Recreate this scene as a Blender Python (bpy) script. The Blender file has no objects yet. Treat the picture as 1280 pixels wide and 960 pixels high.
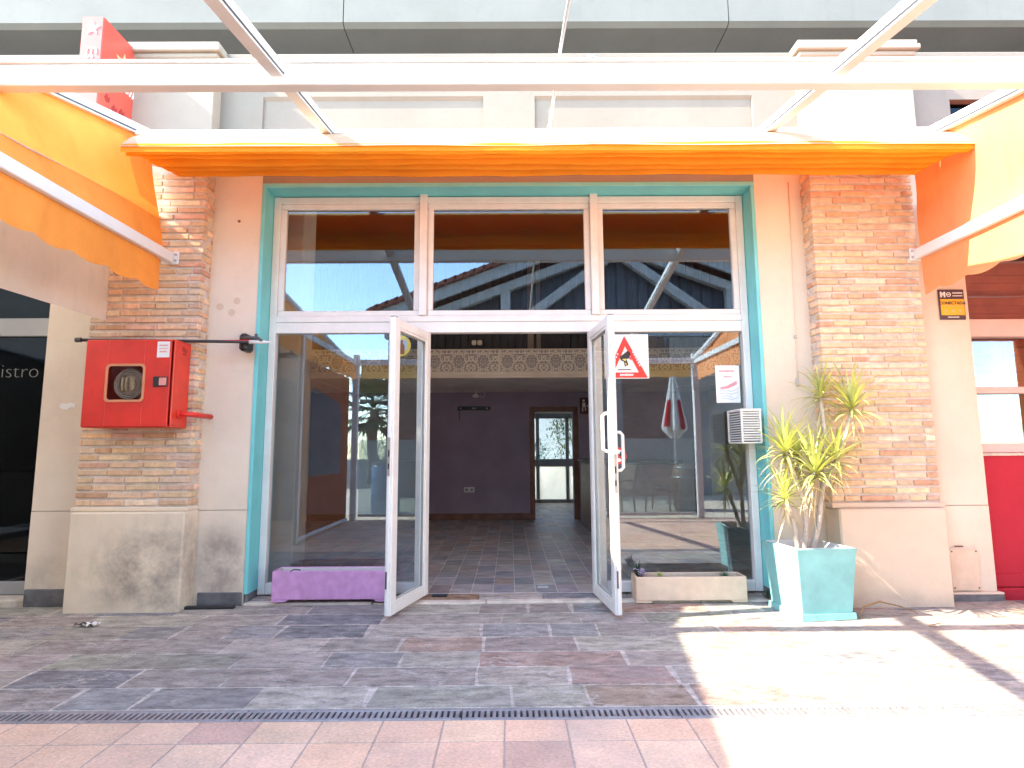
import bpy, bmesh, math, random
from mathutils import Vector, Matrix
random.seed(7)
S = bpy.context.scene
COL = S.collection
R = math.radians

# ------------------------------------------------------------------ materials
class N:
    """tiny node-graph helper"""
    def __init__(s, name):
        s.m = bpy.data.materials.new(name); s.m.use_nodes = True
        s.t = s.m.node_tree; s.t.nodes.clear()
        s.out = s.t.nodes.new('ShaderNodeOutputMaterial')
    def n(s, typ, **kw):
        nd = s.t.nodes.new('ShaderNode' + typ)
        for k, v in kw.items():
            if k.startswith('i_'):
                nd.inputs[k[2:].replace('_', ' ')].default_value = v
            else:
                setattr(nd, k, v)
        return nd
    def l(s, a, b): s.t.links.new(a, b)
    def coord(s, scale=(1, 1, 1)):
        tc = s.n('TexCoord'); mp = s.n('Mapping'); mp.inputs['Scale'].default_value = scale
        s.l(tc.outputs['Object'], mp.inputs['Vector']); return mp.outputs['Vector']
    def noise(s, vec, scale, detail=5, rough=.6):
        nd = s.n('TexNoise'); nd.inputs['Scale'].default_value = scale
        nd.inputs['Detail'].default_value = detail; nd.inputs['Roughness'].default_value = rough
        s.l(vec, nd.inputs['Vector']); return nd.outputs['Fac']
    def ramp(s, fac, a, b, ca=(0, 0, 0, 1), cb=(1, 1, 1, 1)):
        r = s.n('ValToRGB'); r.color_ramp.elements[0].position = a; r.color_ramp.elements[1].position = b
        r.color_ramp.elements[0].color = ca; r.color_ramp.elements[1].color = cb
        s.l(fac, r.inputs['Fac']); return r.outputs['Color']
    def mix(s, fac, a, b, mode='MIX'):
        m = s.n('MixRGB', blend_type=mode)
        for inp, v in ((0, fac), (1, a), (2, b)):
            if hasattr(v, 'is_output'): s.l(v, m.inputs[inp])
            elif inp == 0: m.inputs[0].default_value = v
            else: m.inputs[inp].default_value = tuple(v)[:3] + (1,)
        return m.outputs[0]
    def math(s, op, a, b=0.0):
        m = s.n('Math', operation=op)
        for i, v in enumerate((a, b)):
            if hasattr(v, 'is_output'): s.l(v, m.inputs[i])
            else: m.inputs[i].default_value = v
        return m.outputs[0]
    def bump(s, h, strength, dist=.01):
        b = s.n('Bump'); b.inputs['Strength'].default_value = strength; b.inputs['Distance'].default_value = dist
        s.l(h, b.inputs['Height']); return b.outputs['Normal']
    def bsdf(s, color, rough=.6, metal=0.0, normal=None, spec=.5):
        p = s.n('BsdfPrincipled')
        if hasattr(color, 'is_output'): s.l(color, p.inputs['Base Color'])
        else: p.inputs['Base Color'].default_value = tuple(color)[:3] + (1,)
        if hasattr(rough, 'is_output'): s.l(rough, p.inputs['Roughness'])
        else: p.inputs['Roughness'].default_value = rough
        p.inputs['Metallic'].default_value = metal
        p.inputs['Specular IOR Level'].default_value = spec
        if normal: s.l(normal, p.inputs['Normal'])
        s.l(p.outputs[0], s.out.inputs['Surface']); return p

def sc(c, k): return tuple(min(1, x * k) for x in c)

def plain(name, c, rough=.5, var=.12, scale=6, bump=.15, bscale=60, metal=0, spec=.5, dist=.004, scuff=0):
    g = N(name); v = g.coord()
    n1 = g.noise(v, scale)
    col = g.mix(g.ramp(n1, .3, .7), sc(c, 1 - var), sc(c, 1 + var))
    if scuff:
        f1 = g.ramp(g.noise(g.coord((1, 1, 3.5)), 22, 8, .78), .60, .68); f2 = g.ramp(g.noise(v, 3.2, 3), .40, .62)
        col = g.mix(g.math('MULTIPLY', g.math('MULTIPLY', f1, f2), scuff), col, (.30, .25, .20))
        f3 = g.ramp(g.noise(g.coord((4, 4, .8)), 14, 6, .7), .64, .72)
        col = g.mix(g.math('MULTIPLY', f3, scuff * .6), col, (.74, .72, .70))
    nm = g.bump(g.noise(v, bscale, 3), bump, dist) if bump else None
    g.bsdf(col, rough, metal, nm, spec); return g.m

def stucco(name, c, stains=(), dirt=(.20, .165, .15)):
    g = N(name); v = g.coord()
    big = g.noise(v, .9, 6, .65); fine = g.noise(v, 90, 4, .7); mid = g.noise(v, 9, 5)
    col = g.mix(g.ramp(big, .35, .7), sc(c, .90), sc(c, 1.06))
    col = g.mix(g.math('MULTIPLY', g.ramp(mid, .55, .8), .25), col, sc(c, .72))
    sv = g.coord((5, 5, .5))
    st = g.ramp(g.noise(sv, 2.2, 4), .6, .85)
    col = g.mix(g.math('MULTIPLY', st, .22), col, sc(c, .6))
    for (cx, cy, cz), (rx, rz), amt in stains:
        tc = g.n('TexCoord'); mp = g.n('Mapping'); mp.vector_type = 'TEXTURE'
        mp.inputs['Location'].default_value = (cx, cy, cz); mp.inputs['Scale'].default_value = (rx, 5, rz)
        g.l(tc.outputs['Object'], mp.inputs['Vector'])
        gr = g.n('TexGradient', gradient_type='SPHERICAL'); g.l(mp.outputs[0], gr.inputs[0])
        nz = g.noise(v, 4.5, 8, .68)
        f = g.math('MULTIPLY', g.ramp(gr.outputs['Fac'], .0, .55), g.ramp(nz, .33, .62))
        col = g.mix(g.math('MULTIPLY', f, amt), col, dirt)
    nm = g.bump(fine, .5, .004)
    g.bsdf(col, .9, 0, nm, .2); return g.m

def attr_mat(name, rough=.8, vscale=(1, 1, 1), nscale=8, lo=.7, hi=1.25, bump=.5, bscale=14, dist=.01, spec=.3, speck=None, vein_amt=0):
    """per-face colour stored in the mesh (each brick, slab or tile has its own clay or stone), broken up by noise"""
    g = N(name); v = g.coord(vscale)
    a = g.n('Attribute', attribute_name='Col')
    n1 = g.noise(v, nscale, 8, .68); n2 = g.noise(v, bscale, 6, .7)
    k = g.ramp(n1, .3, .7, (lo, lo, lo, 1), (hi, hi, hi, 1))
    col = g.mix(1, a.outputs['Color'], k, 'MULTIPLY')
    if speck:
        fg = g.noise(g.coord((1, 1.6, 1)), 60, 6, .75)
        col = g.mix(1, col, g.ramp(fg, .3, .7, (.72, .72, .72, 1), (1.28, 1.28, 1.28, 1)), 'MULTIPLY')
        n3 = g.noise(g.coord((1.2, 3.2, 1)), 5, 9, .75)
        col = g.mix(g.math('MULTIPLY', g.ramp(n3, .52, .66), speck[1]), col, speck[0])
        n5 = g.noise(g.coord((.8, 2.0, 1)), 3.1, 5, .62)
        vein = g.ramp(g.math('ABSOLUTE', g.math('SUBTRACT', n5, .5)), .0, .022, (1, 1, 1, 1), (0, 0, 0, 1))
        n6 = g.noise(g.coord(), 2.3, 2)
        if vein_amt: col = g.mix(g.math('MULTIPLY', g.math('MULTIPLY', vein, g.ramp(n6, .42, .62)), vein_amt), col, (.62, .56, .53))
        if vein_amt: col = g.mix(g.math('MULTIPLY', g.ramp(g.noise(g.coord((1, 2, 1)), 3.4, 5, .6), .60, .74), .45), col, (.13, .13, .16))
        n4 = g.noise(g.coord(), 1.7, 4, .6)
        col = g.mix(g.math('MULTIPLY', g.ramp(n4, .5, .72), .4), col, (.30, .27, .26))
    nm = g.bump(n2, bump, dist)
    g.bsdf(col, rough, 0, nm, spec); return g.m

def fabric(name, c, trans=.45, tcol=None, var=.1):
    g = N(name); v = g.coord()
    n1 = g.noise(v, 1.6, 5); w = g.noise(g.coord((1, 1, 1)), 260, 3); cr = g.noise(g.coord((1.2, 1.2, .6)), 7, 5)
    col = g.mix(g.ramp(n1, .3, .72), sc(c, 1 - var), sc(c, 1 + var))
    st = g.noise(g.coord((1, 2.5, .7)), 3.0, 6)
    col = g.mix(g.math('MULTIPLY', g.ramp(st, .52, .75), .4), col, sc(c, .68))
    nm = g.bump(g.math('ADD', g.math('MULTIPLY', w, .25), g.math('MULTIPLY', cr, 1.2)), .5, .012)
    d = g.n('BsdfDiffuse'); t = g.n('BsdfTranslucent'); m = g.n('MixShader')
    g.l(col, d.inputs[0]); g.l(nm, d.inputs['Normal'])
    if tcol: t.inputs[0].default_value = tcol + (1,)
    else: g.l(col, t.inputs[0])
    m.inputs[0].default_value = trans
    g.l(d.outputs[0], m.inputs[1]); g.l(t.outputs[0], m.inputs[2]); g.l(m.outputs[0], g.out.inputs['Surface'])
    return g.m

def glass(name, tint=(.86, .88, .88), refl=.10, rough=0.0):
    g = N(name)
    t = g.n('BsdfTransparent'); t.inputs[0].default_value = tint + (1,)
    s_ = g.n('BsdfGlossy'); s_.inputs['Roughness'].default_value = rough; s_.inputs[0].default_value = (.66, .82, 1, 1)
    f = g.n('LayerWeight'); f.inputs['Blend'].default_value = .5
    fac = g.math('MINIMUM', g.math('ADD', g.math('MULTIPLY', g.math('POWER', f.outputs['Facing'], 4.5), .55), refl), .8)
    m = g.n('MixShader'); g.l(fac, m.inputs[0]); g.l(t.outputs[0], m.inputs[1]); g.l(s_.outputs[0], m.inputs[2])
    g.l(m.outputs[0], g.out.inputs['Surface']); return g.m

CREAM = (.72, .615, .51)
M = dict(
    stucco=stucco('cream_stucco', CREAM),
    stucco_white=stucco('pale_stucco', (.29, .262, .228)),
    stucco_left=stucco('grey_cream_stucco', (.77, .66, .55), [((-2.32, -.17, .30), (.30, .42), .62), ((-3.7, -.17, .1), (.25, .35), .3)]),
    plinth_left=stucco('sooty_stucco', (.74, .62, .49), [((-2.72, -.38, .34), (.52, .42), .72), ((-3.05, -.38, .25), (.35, .3), .35), ((-2.6, -.38, .03), (.28, .12), .5)]),
    plinth_right=stucco('warm_stucco', (.66, .53, .42), [((3.0, -.38, .02), (.5, .14), .35)]),
    teal=plain('turquoise_paint', (.16, .59, .62), .5, .08, 3, .25, 40),
    white=plain('white_lacquer', (.77, .755, .735), .38, .06, 7, .04, 30, scuff=.22),
    alu=plain('white_aluminium', (.74, .73, .73), .4, .05, 3, .05, 30, scuff=.15),
    orange=fabric('orange_canvas', (.88, .34, .08), .16, (.92, .24, .05), .16)
,
    orange_fade=fabric('faded_orange_canvas', (.66, .53, .35), .3, (.90, .55, .22), .18),
    orange_red=fabric('red_orange_canvas', (.84, .35, .16), .2, (.9, .20, .03)),
    mustard=fabric('mustard_canvas', (.62, .33, .06), .4),
    white_cloth=fabric('white_pvc_canvas', (.70, .64, .60), .3),
    curtain=fabric('terracotta_curtain', (.42, .13, .055), .25),
    brick=attr_mat('old_brick', .9, (1, 1, 1), 16, .72, 1.18, .8, 50, .006),
    mortar=plain('mortar', (.60, .54, .50), .95, .2, 12, .8, 60, dist=.008),
    slate=attr_mat('riven_slate', .68, (1, 2.2, 1), 6.5, .45, 1.55, 1.0, 13, .02, .4, ((.46, .42, .415), .75), .75),
    terracotta=attr_mat('terracotta_tile', .75, (1, 1, 1), 5, .86, 1.12, .35, 70, .004, .35, ((.60, .38, .32), .3)),
    floor=attr_mat('interior_slate_tile', .42, (1, 2, 1), 5, .6, 1.4, .5, 10, .006, .5),
    joint=plain('pale_joint', (.33, .29, .27), .95, .2, 10, .6, 60),
    ground=plain('dark_soil', (.08, .07, .06), .95, .3, 3, .3, 20),
    street=attr_mat('street_paver', .85, (1, 1, 1), 3, .85, 1.15, .3, 40, .004),
    grate=plain('galvanised_grate', (.34, .32, .34), .45, .25, 20, .3, 90, .4),
    kerb=plain('cement_kerb', (.62, .54, .47), .95, .25, 7, .9, 40, dist=.01),
    skirt=plain('slate_skirting', (.13, .13, .14), .6, .35, 9, .9, 25, dist=.01),
    lilac=plain('lilac_paint', (.58, .29, .54), .6, .16, 14, .35, 30, scuff=.45),
    lilac_in=plain('white_resin_inside', (.72, .66, .68), .6, .08, 8, .2, 30),
    beige=plain('beige_resin', (.70, .53, .41), .6, .10, 9, .3, 40, scuff=.35),
    aqua=plain('aqua_resin', (.21, .49, .49), .5, .14, 5, .5, 26, dist=.006, scuff=.45),
    liner=plain('white_liner', (.75, .74, .72), .6, .06, 4, .1, 30),
    soil=plain('potting_soil', (.05, .035, .025), .95, .4, 20, 1, 60, dist=.02),
    leaf=plain('dracaena_leaf', (.52, .55, .18), .45, .45, 7, .1, 40),
    leaf_dark=plain('dark_leaf', (.05, .10, .04), .5, .4, 12, .2, 40),
    leaf_mid=plain('succulent_leaf', (.10, .22, .12), .5, .4, 12, .2, 40),
    bark=plain('dracaena_bark', (.52, .44, .38), .85, .25, 16, .8, 60, dist=.01),
    petal=plain('lilac_petal', (.62, .52, .72), .6, .2, 60, 0),
    red=plain('red_enamel', (.66, .03, .022), .42, .16, 4, .10, 25, scuff=.10),
    red_lip=plain('red_enamel_edge', (.72, .05, .03), .35, .1, 6, .05, 25),
    black=plain('black_plastic', (.018, .018, .022), .4, .2, 9, .1, 50),
    darkgrey=plain('dark_grey_metal', (.10, .10, .11), .4, .2, 9, .1, 50, .5),
    steel=plain('brushed_steel', (.45, .44, .43), .35, .15, 15, .15, 90, .8),
    khaki=plain('canvas_hose', (.42, .38, .26), .8, .2, 30, .5, 120),
    pinkbtn=plain('pink_button', (.75, .30, .28), .4, .05, 5, 0),
    paper=plain('printed_paper', (.78, .78, .78), .5, .03, 4, 0),
    vinyl_red=plain('red_vinyl', (.75, .05, .04), .4, .04, 4, 0),
    vinyl_yellow=plain('yellow_vinyl', (.78, .60, .10), .4, .05, 4, 0),
    vinyl_amber=plain('amber_vinyl', (.85, .45, .01), .4, .04, 4, 0),
    vinyl_plum=plain('plum_vinyl', (.06, .02, .035), .4, .1, 4, 0),
    vinyl_blue=plain('pale_blue_print', (.45, .55, .68), .4, .1, 4, 0),
    bottle=plain('brown_print', (.30, .10, .03), .4, .2, 20, 0),
    ink=plain('dark_print', (.03, .03, .035), .5, .1, 10, 0),
    signred=plain('sun_faded_red_sign', (.62, .10, .07), .35, .10, 2, .05, 20),
    signpink=plain('bleached_red_sign', (.50, .10, .085), .35, .08, 2, .05, 20),
    gold=plain('gold_print', (.62, .45, .25), .4, .1, 6, 0),
    concrete=stucco('precast_concrete', (.205, .205, .20), [((-1.5, 2.2, 6.36), (2.2, .6), .5), ((2.0, 2.2, 6.36), (1.6, .6), .5), ((5.5, 2.4, 6.36), (1.8, .6), .6), ((-4.6, 2.2, 6.36), (1.4, .6), .5), ((.5, 1.5, 6.9), (1.5, .35), .35), ((-3.4, 1.5, 6.8), (1.2, .3), .35)], dirt=(.2, .17, .13)),
    glass=glass('shopfront_glass', (.90, .92, .92), .115),
    glass_door=glass('door_glass', (.93, .95, .94), .035),
    glass_dark=glass('smoked_glass', (.35, .36, .38), .03),
    frost=glass('windscreen_glass', (.62, .70, .70), .08, .25),
    plum_wall=plain('plum_grey_wall', (.33, .275, .38), .8, .12, 2, .3, 60),
    board=plain('dark_boards', (.035, .029, .037), .6, .25, 6, .4, 20),
    ceil=plain('ceiling_tile', (.80, .74, .71), .9, .12, 3, .4, 60),
    tan=plain('tan_moulding', (.78, .66, .57), .6, .08, 4, .1, 20),
    brown=plain('brown_woodwork', (.20, .09, .065), .5, .3, 8, .2, 30),
    greywall=plain('grey_plaster', (.36, .34, .325), .85, .12, 3, .3, 50),
    greyframe=plain('grey_window_frame', (.34, .35, .37), .4, .05, 4, 0),
    creamwall=plain('cream_plaster', (.72, .66, .55), .85, .05, 3, .2, 50),
    opal=fabric('opal_panel', (.86, .82, .74), .7),
    pinkpaint=stucco('pink_stucco', (.72, .50, .42)),
    pinkframe=plain('pink_white_paint', (.72, .52, .50), .5, .06, 4, .1, 30),
    crimson=stucco('crimson_stucco', (.52, .035, .06)),
    red_slat=plain('blind_and_reflection_red', (.50, .11, .07), .6, .25, 5, .3, 20),
    bluegrey=plain('blue_grey_boards', (.075, .085, .11), .7, .15, 4, .3, 20),
    timber_white=plain('weathered_white_timber', (.36, .37, .38), .7, .15, 6, .3, 20),
    rooftile=plain('clay_roof_tile', (.26, .09, .06), .85, .3, 6, .5, 30),
    stone=attr_mat('dark_brick', .9, (1, 1, 1), 12, .7, 1.2, .8, 40, .006),
    wood=plain('barrel_oak', (.20, .12, .07), .6, .3, 10, .4, 30),
    wicker=plain('brown_wicker', (.14, .10, .075), .7, .3, 60, .9, 160, dist=.006),
    blueplastic=plain('blue_plastic', (.03, .13, .30), .4, .1, 4, .05, 20),
    umb_red=fabric('red_canvas', (.55, .03, .03), .3), umb_white=fabric('white_canvas', (.72, .72, .70), .3),
    palm_leaf=plain('palm_frond', (.06, .09, .03), .5, .4, 6, .1, 20),
    palm_trunk=plain('palm_bark', (.16, .12, .09), .9, .3, 8, .9, 20, dist=.03),
    bush=plain('bush_leaf', (.14, .17, .03), .5, .4, 4, .1, 20),
    twig=plain('dry_leaf', (.30, .17, .07), .8, .3, 30, .3, 60),
)
def mix_damask():
    """wallpaper: rows of round rosettes with scrolls between, printed grey on cream"""
    g = N('damask_wallpaper')
    tc = g.n('TexCoord'); sx = g.n('SeparateXYZ'); g.l(tc.outputs['Object'], sx.inputs[0])
    X, Z = sx.outputs['X'], sx.outputs['Z']
    px = g.math('PINGPONG', g.math('ADD', X, .03), .17)          # mirrored repeats
    dz = g.math('SUBTRACT', Z, 2.44)
    d = g.math('SQRT', g.math('ADD', g.math('POWER', px, 2), g.math('POWER', g.math('MULTIPLY', dz, .85), 2)))
    comb = g.n('CombineXYZ'); g.l(px, comb.inputs[0]); g.l(g.math('MULTIPLY', dz, 1.0), comb.inputs[2])
    nz = g.noise(comb.outputs[0], 38, 2, .5)
    scroll = g.ramp(nz, .50, .53)
    disc = g.math('LESS_THAN', d, .085)
    inner = g.ramp(g.noise(comb.outputs[0], 70, 2, .5), .42, .48)
    ring = g.math('MULTIPLY', g.math('GREATER_THAN', d, .098), scroll)
    f = g.math('MAXIMUM', g.math('MULTIPLY', disc, inner), ring)
    col = g.mix(g.math('MULTIPLY', f, .85), (.80, .69, .60), (.27, .21, .235))
    g.bsdf(col, .7); return g.m
M['damask'] = mix_damask()
M['capital_stucco'] = stucco('capital_stucco', (.40, .35, .295))
M['dead_leaf'] = plain('dead_straw_leaf', (.58, .46, .27), .7, .25, 9, .2, 40)
M['upright_brown'] = plain('upright_brown', (.22, .17, .145), .6, .1, 5, .2, 30)
def frosted():
    g = N('frosted_screen'); t = g.n('BsdfTransparent'); t.inputs[0].default_value = (.85, .92, .92, 1)
    d = g.n('BsdfDiffuse'); d.inputs[0].default_value = (.55, .60, .60, 1); tr = g.n('BsdfTranslucent'); tr.inputs[0].default_value = (.55, .60, .60, 1)
    a = g.n('MixShader'); a.inputs[0].default_value = .5; g.l(d.outputs[0], a.inputs[1]); g.l(tr.outputs[0], a.inputs[2])
    m = g.n('MixShader'); m.inputs[0].default_value = .33; g.l(t.outputs[0], m.inputs[1]); g.l(a.outputs[0], m.inputs[2]); g.l(m.outputs[0], g.out.inputs['Surface']); return g.m
M['frost'] = frosted()
M['orange_strip'] = fabric('taut_orange_canvas', (.90, .45, .12), .55, (.95, .40, .09))
M['tinted'] = glass('blue_tinted_glass', (.50, .58, .66), .05)
M['faded_letter'] = plain('faded_white_letter', (.22, .23, .24), .5, .1, 9, 0)
M['vinyl_clear'] = glass('clear_vinyl', (.55, .56, .58), .06, .3)
M['hose_pane'] = glass('clear_plastic', (.9, .86, .84), .015, .1)

# ------------------------------------------------------------------ mesh helpers
class MB:
    def __init__(s):
        s.bm = bmesh.new(); s.cl = s.bm.loops.layers.float_color.new('Col'); s.c = (1, 1, 1, 1)
    def _paint(s, faces):
        for f in faces:
            for lp in f.loops: lp[s.cl] = s.c
    def color(s, c): s.c = tuple(c)[:3] + (1,); return s
    def box(s, x0, x1, y0, y1, z0, z1, bev=0, mtx=None):
        vs = [s.bm.verts.new((x, y, z)) for x in (x0, x1) for y in (y0, y1) for z in (z0, z1)]
        idx = ((0, 1, 3, 2), (4, 6, 7, 5), (0, 4, 5, 1), (2, 3, 7, 6), (0, 2, 6, 4), (1, 5, 7, 3))
        fs = [s.bm.faces.new([vs[i] for i in f]) for f in idx]
        if bev:
            es = list({e for f in fs for e in f.edges})
            r = bmesh.ops.bevel(s.bm, geom=es, offset=bev, segments=1, affect='EDGES', profile=.5)
            fs = list({f for f in r['faces']} | {f for v in r['verts'] for f in v.link_faces})
            vs = list({v for f in fs for v in f.verts})
        s._paint(fs)
        if mtx is not None: bmesh.ops.transform(s.bm, matrix=mtx, verts=vs)
        return s
    def hexa(s, b, t):
        """b, t: 4 points each, counter-clockwise seen from above"""
        vb = [s.bm.verts.new(p) for p in b]; vt = [s.bm.verts.new(p) for p in t]
        fs = [s.bm.faces.new(vb[::-1]), s.bm.faces.new(vt)]
        for i in range(4): fs.append(s.bm.faces.new((vb[i], vb[(i + 1) % 4], vt[(i + 1) % 4], vt[i])))
        s._paint(fs); return s
    def prism(s, pts, a, b, axis='y'):
        """2-D outline extruded from a to b along an axis. axis y: pts are (x,z); x: (y,z); z: (x,y)"""
        def P(p, t): return {'y': (p[0], t, p[1]), 'x': (t, p[0], p[1]), 'z': (p[0], p[1], t)}[axis]
        va = [s.bm.verts.new(P(p, a)) for p in pts]; vb = [s.bm.verts.new(P(p, b)) for p in pts]
        fs = [s.bm.faces.new(va), s.bm.faces.new(vb[::-1])]
        n = len(pts)
        for i in range(n): fs.append(s.bm.faces.new((va[i], vb[i], vb[(i + 1) % n], va[(i + 1) % n])))
        s._paint(fs); return s
    def tube(s, path, r, seg=10, cap=True):
        path = [Vector(p) for p in path]; n = len(path)
        rr = r if isinstance(r, (list, tuple)) else [r] * n
        rings = []; up = None
        for i, p in enumerate(path):
            d = (path[min(i + 1, n - 1)] - path[max(i - 1, 0)]).normalized()
            if up is None: up = Vector((0, 0, 1)) if abs(d.z) < .9 else Vector((0, 1, 0))
            a = d.cross(up).normalized(); b = a.cross(d).normalized(); up = b
            rings.append([s.bm.verts.new(p + rr[i] * (math.cos(2 * math.pi * k / seg) * a + math.sin(2 * math.pi * k / seg) * b)) for k in range(seg)])
        fs = []
        for i in range(n - 1):
            for k in range(seg):
                f = s.bm.faces.new((rings[i][k], rings[i][(k + 1) % seg], rings[i + 1][(k + 1) % seg], rings[i + 1][k])); f.smooth = True; fs.append(f)
        if cap: fs += [s.bm.faces.new(rings[0][::-1]), s.bm.faces.new(rings[-1])]
        s._paint(fs); return s
    def lathe(s, prof, c=(0, 0), seg=24):
        rings = [[s.bm.verts.new((c[0] + r * math.cos(2 * math.pi * k / seg), c[1] + r * math.sin(2 * math.pi * k / seg), z)) for k in range(seg)] for r, z in prof]
        fs = []
        for i in range(len(prof) - 1):
            for k in range(seg):
                f = s.bm.faces.new((rings[i][k], rings[i][(k + 1) % seg], rings[i + 1][(k + 1) % seg], rings[i + 1][k])); f.smooth = True; fs.append(f)
        fs += [s.bm.faces.new(rings[0][::-1]), s.bm.faces.new(rings[-1])]
        s._paint(fs); return s
    def grid(s, fn, nu, nv, smooth=True):
        vs = [[s.bm.verts.new(fn(i / nu, j / nv)) for j in range(nv + 1)] for i in range(nu + 1)]
        fs = []
        for i in range(nu):
            for j in range(nv):
                f = s.bm.faces.new((vs[i][j], vs[i + 1][j], vs[i + 1][j + 1], vs[i][j + 1])); f.smooth = smooth; fs.append(f)
        s._paint(fs); return s
    def build(s, name, mat, parent=None, recalc=True):
        if recalc: bmesh.ops.recalc_face_normals(s.bm, faces=s.bm.faces)
        me = bpy.data.meshes.new(name)
        if parent is not None:
            off = Vector((0, 0, 0)); p = parent
            while p is not None: off += p.location; p = p.parent
            bmesh.ops.translate(s.bm, vec=-off, verts=s.bm.verts)
        s.bm.to_mesh(me); s.bm.free()
        o = bpy.data.objects.new(name, me); COL.objects.link(o)
        me.materials.append(M[mat] if isinstance(mat, str) else mat)
        if parent is not None: o.parent = parent
        return o

def thing(name, label, cat, loc=(0, 0, 0), group=None):
    o = bpy.data.objects.new(name, None); COL.objects.link(o); o.location = loc
    o.empty_display_size = .2; o['label'] = label; o['category'] = cat
    if group: o['group'] = group
    return o
def tag(o, label, cat, group=None):
    o['label'] = label; o['category'] = cat
    if group: o['group'] = group
    return o
def structure(o, label=None): 
    o['kind'] = 'structure'
    if label: o['label'] = label
    return o
def kids(o): return [c for c in COL.objects if c.parent is o]
def copy_tree(o, parent=None):
    c = o.copy(); COL.objects.link(c); c.parent = parent
    for ch in kids(o): copy_tree(ch, c)
    return c
def lettering(body, size, center, mat, parent, rot=(R(90), 0, 0), name='lettering', extrude=.002, shear=0, bold=0, spacing=1):
    cu = bpy.data.curves.new('lettering', 'FONT'); cu.body = body; cu.size = size; cu.align_x = 'CENTER'; cu.align_y = 'CENTER'
    cu.extrude = extrude; cu.shear = shear; cu.offset = bold; cu.space_character = spacing
    t = bpy.data.objects.new('lettering_tmp', cu); COL.objects.link(t)
    bpy.context.view_layer.update()
    me = bpy.data.meshes.new_from_object(t.evaluated_get(bpy.context.evaluated_depsgraph_get()))
    bpy.data.objects.remove(t)
    me.name = name; me.materials.clear(); me.materials.append(M[mat])
    o = bpy.data.objects.new(name, me); COL.objects.link(o)
    off = Vector((0, 0, 0)); p = parent
    while p is not None: off += p.location; p = p.parent
    o.parent = parent; o.location = Vector(center) - off; o.rotation_euler = rot
    return o
def star(cx, cz, r, k=.42): return [(cx + (r if i % 2 == 0 else r * k) * math.sin(i * math.pi / 5), cz + (r if i % 2 == 0 else r * k) * math.cos(i * math.pi / 5)) for i in range(10)]
def disc(cx, cz, r, n=28, a0=0): return [(cx + r * math.cos(a0 + 2 * math.pi * i / n), cz + r * math.sin(a0 + 2 * math.pi * i / n)) for i in range(n)]
def rrect(x0, x1, z0, z1, r, n=5):
    out = []
    for cx, cz, a in ((x1 - r, z1 - r, 0), (x0 + r, z1 - r, 90), (x0 + r, z0 + r, 180), (x1 - r, z0 + r, 270)):
        out += [(cx + r * math.cos(R(a + 90 * i / n)), cz + r * math.sin(R(a + 90 * i / n))) for i in range(n + 1)]
    return out
def jit(c, k): 
    f = 1 + random.uniform(-k, k); return tuple(min(1, max(0, x * f * (1 + random.uniform(-k, k) * .25))) for x in c)

# ------------------------------------------------------------------ ground
g = MB(); g.box(-90, 90, -90, 60, -.4, -.10); structure(g.build('ground', 'ground'))
SLATE = [(.345, .295, .270)] * 6 + [(.28, .265, .265)] * 3 + [(.325, .305, .255)] * 3 + [(.38, .26, .225)] * 2 + [(.42, .375, .325)] * 3 + [(.215, .21, .225)] * 2
g = MB()
edges = [-.20, -.46, -.72, -1.00, -1.27, -1.51, -1.765, -2.015]
for r in range(7):
    y1, y0 = edges[r], edges[r + 1]
    x = -7.2 + random.uniform(-.3, 0)
    while x < 7.2:
        w = random.choice((.36, .46, .56, .66, .78)) * random.uniform(.9, 1.1)
        c = jit(random.choice(SLATE), .12)
        if random.random() < .03: c = (.33, .245, .19)
        a, b = random.uniform(.004, .013), random.uniform(.004, .013)
        sk = random.uniform(-.03, .03); sk2 = random.uniform(-.03, .03)
        z = random.uniform(-.0032, -.0008)
        g.color(c)
        n = 6
        # ragged, hand-split outline with a chipped arris
        def wob(k): return random.uniform(-k, k)
        pts = [(x + a + (x_ := 0) + (w - a - b) * i / n, y0 + .005 + abs(wob(.007))) for i in range(n + 1)]
        pts += [(x + w - b + sk2 * .4 + wob(.005), (y0 + y1) / 2 + wob(.03))]
        pts += [(x + w - b - (w - a - b) * i / n + sk2 * (1 - i / n) * .6 + sk * (i / n) * .6, y1 - .005 - abs(wob(.007))) for i in range(n + 1)]
        pts += [(x + a + sk * .4 + wob(.005), (y0 + y1) / 2 + wob(.03))]
        g.prism(pts, -.09, z, 'z')
        x += w
g.color((.56, .50, .46)); g.box(-7.2, 7.2, -2.018, -.205, -.095, -.0045)
structure(g.build('slate_paving', 'slate'))
TERRA = [(.73, .475, .345)] * 5 + [(.74, .50, .37)] * 4 + [(.73, .46, .33)] * 4 + [(.60, .375, .30)]
g = MB()
ys = [-2.145, -2.335] + [-2.335 - .272 * i for i in range(1, 12)]
for r in range(len(ys) - 1):
    for k in range(-26, 26):
        x = -.03 + .272 * k
        g.color(jit(random.choice(TERRA), .06))
        g.box(x + .0035, x + .2685, ys[r + 1] + .0035, ys[r] - .0035, -.09, random.uniform(-.0015, 0), .003)
g.color((.40, .31, .27)); g.box(-7.1, 7.04, ys[-1], -2.142, -.095, -.0035)
structure(g.build('terracotta_paving', 'terracotta'))
g = MB()
for i in range(-24, 24):
    for j in range(14):
        g.color(jit((.60, .50, .39), .08)); y = ys[-1] - .01 - j * .6
        g.box(i * .6 + .004, i * .6 + .596, y - .596, y - .004, -.09, -.006, .004)
g.color((.3, .26, .22)); g.box(-14.4, 14.4, ys[-1] - 8.4, ys[-1] - .005, -.095, -.014)
structure(g.build('street', 'street'))

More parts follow.
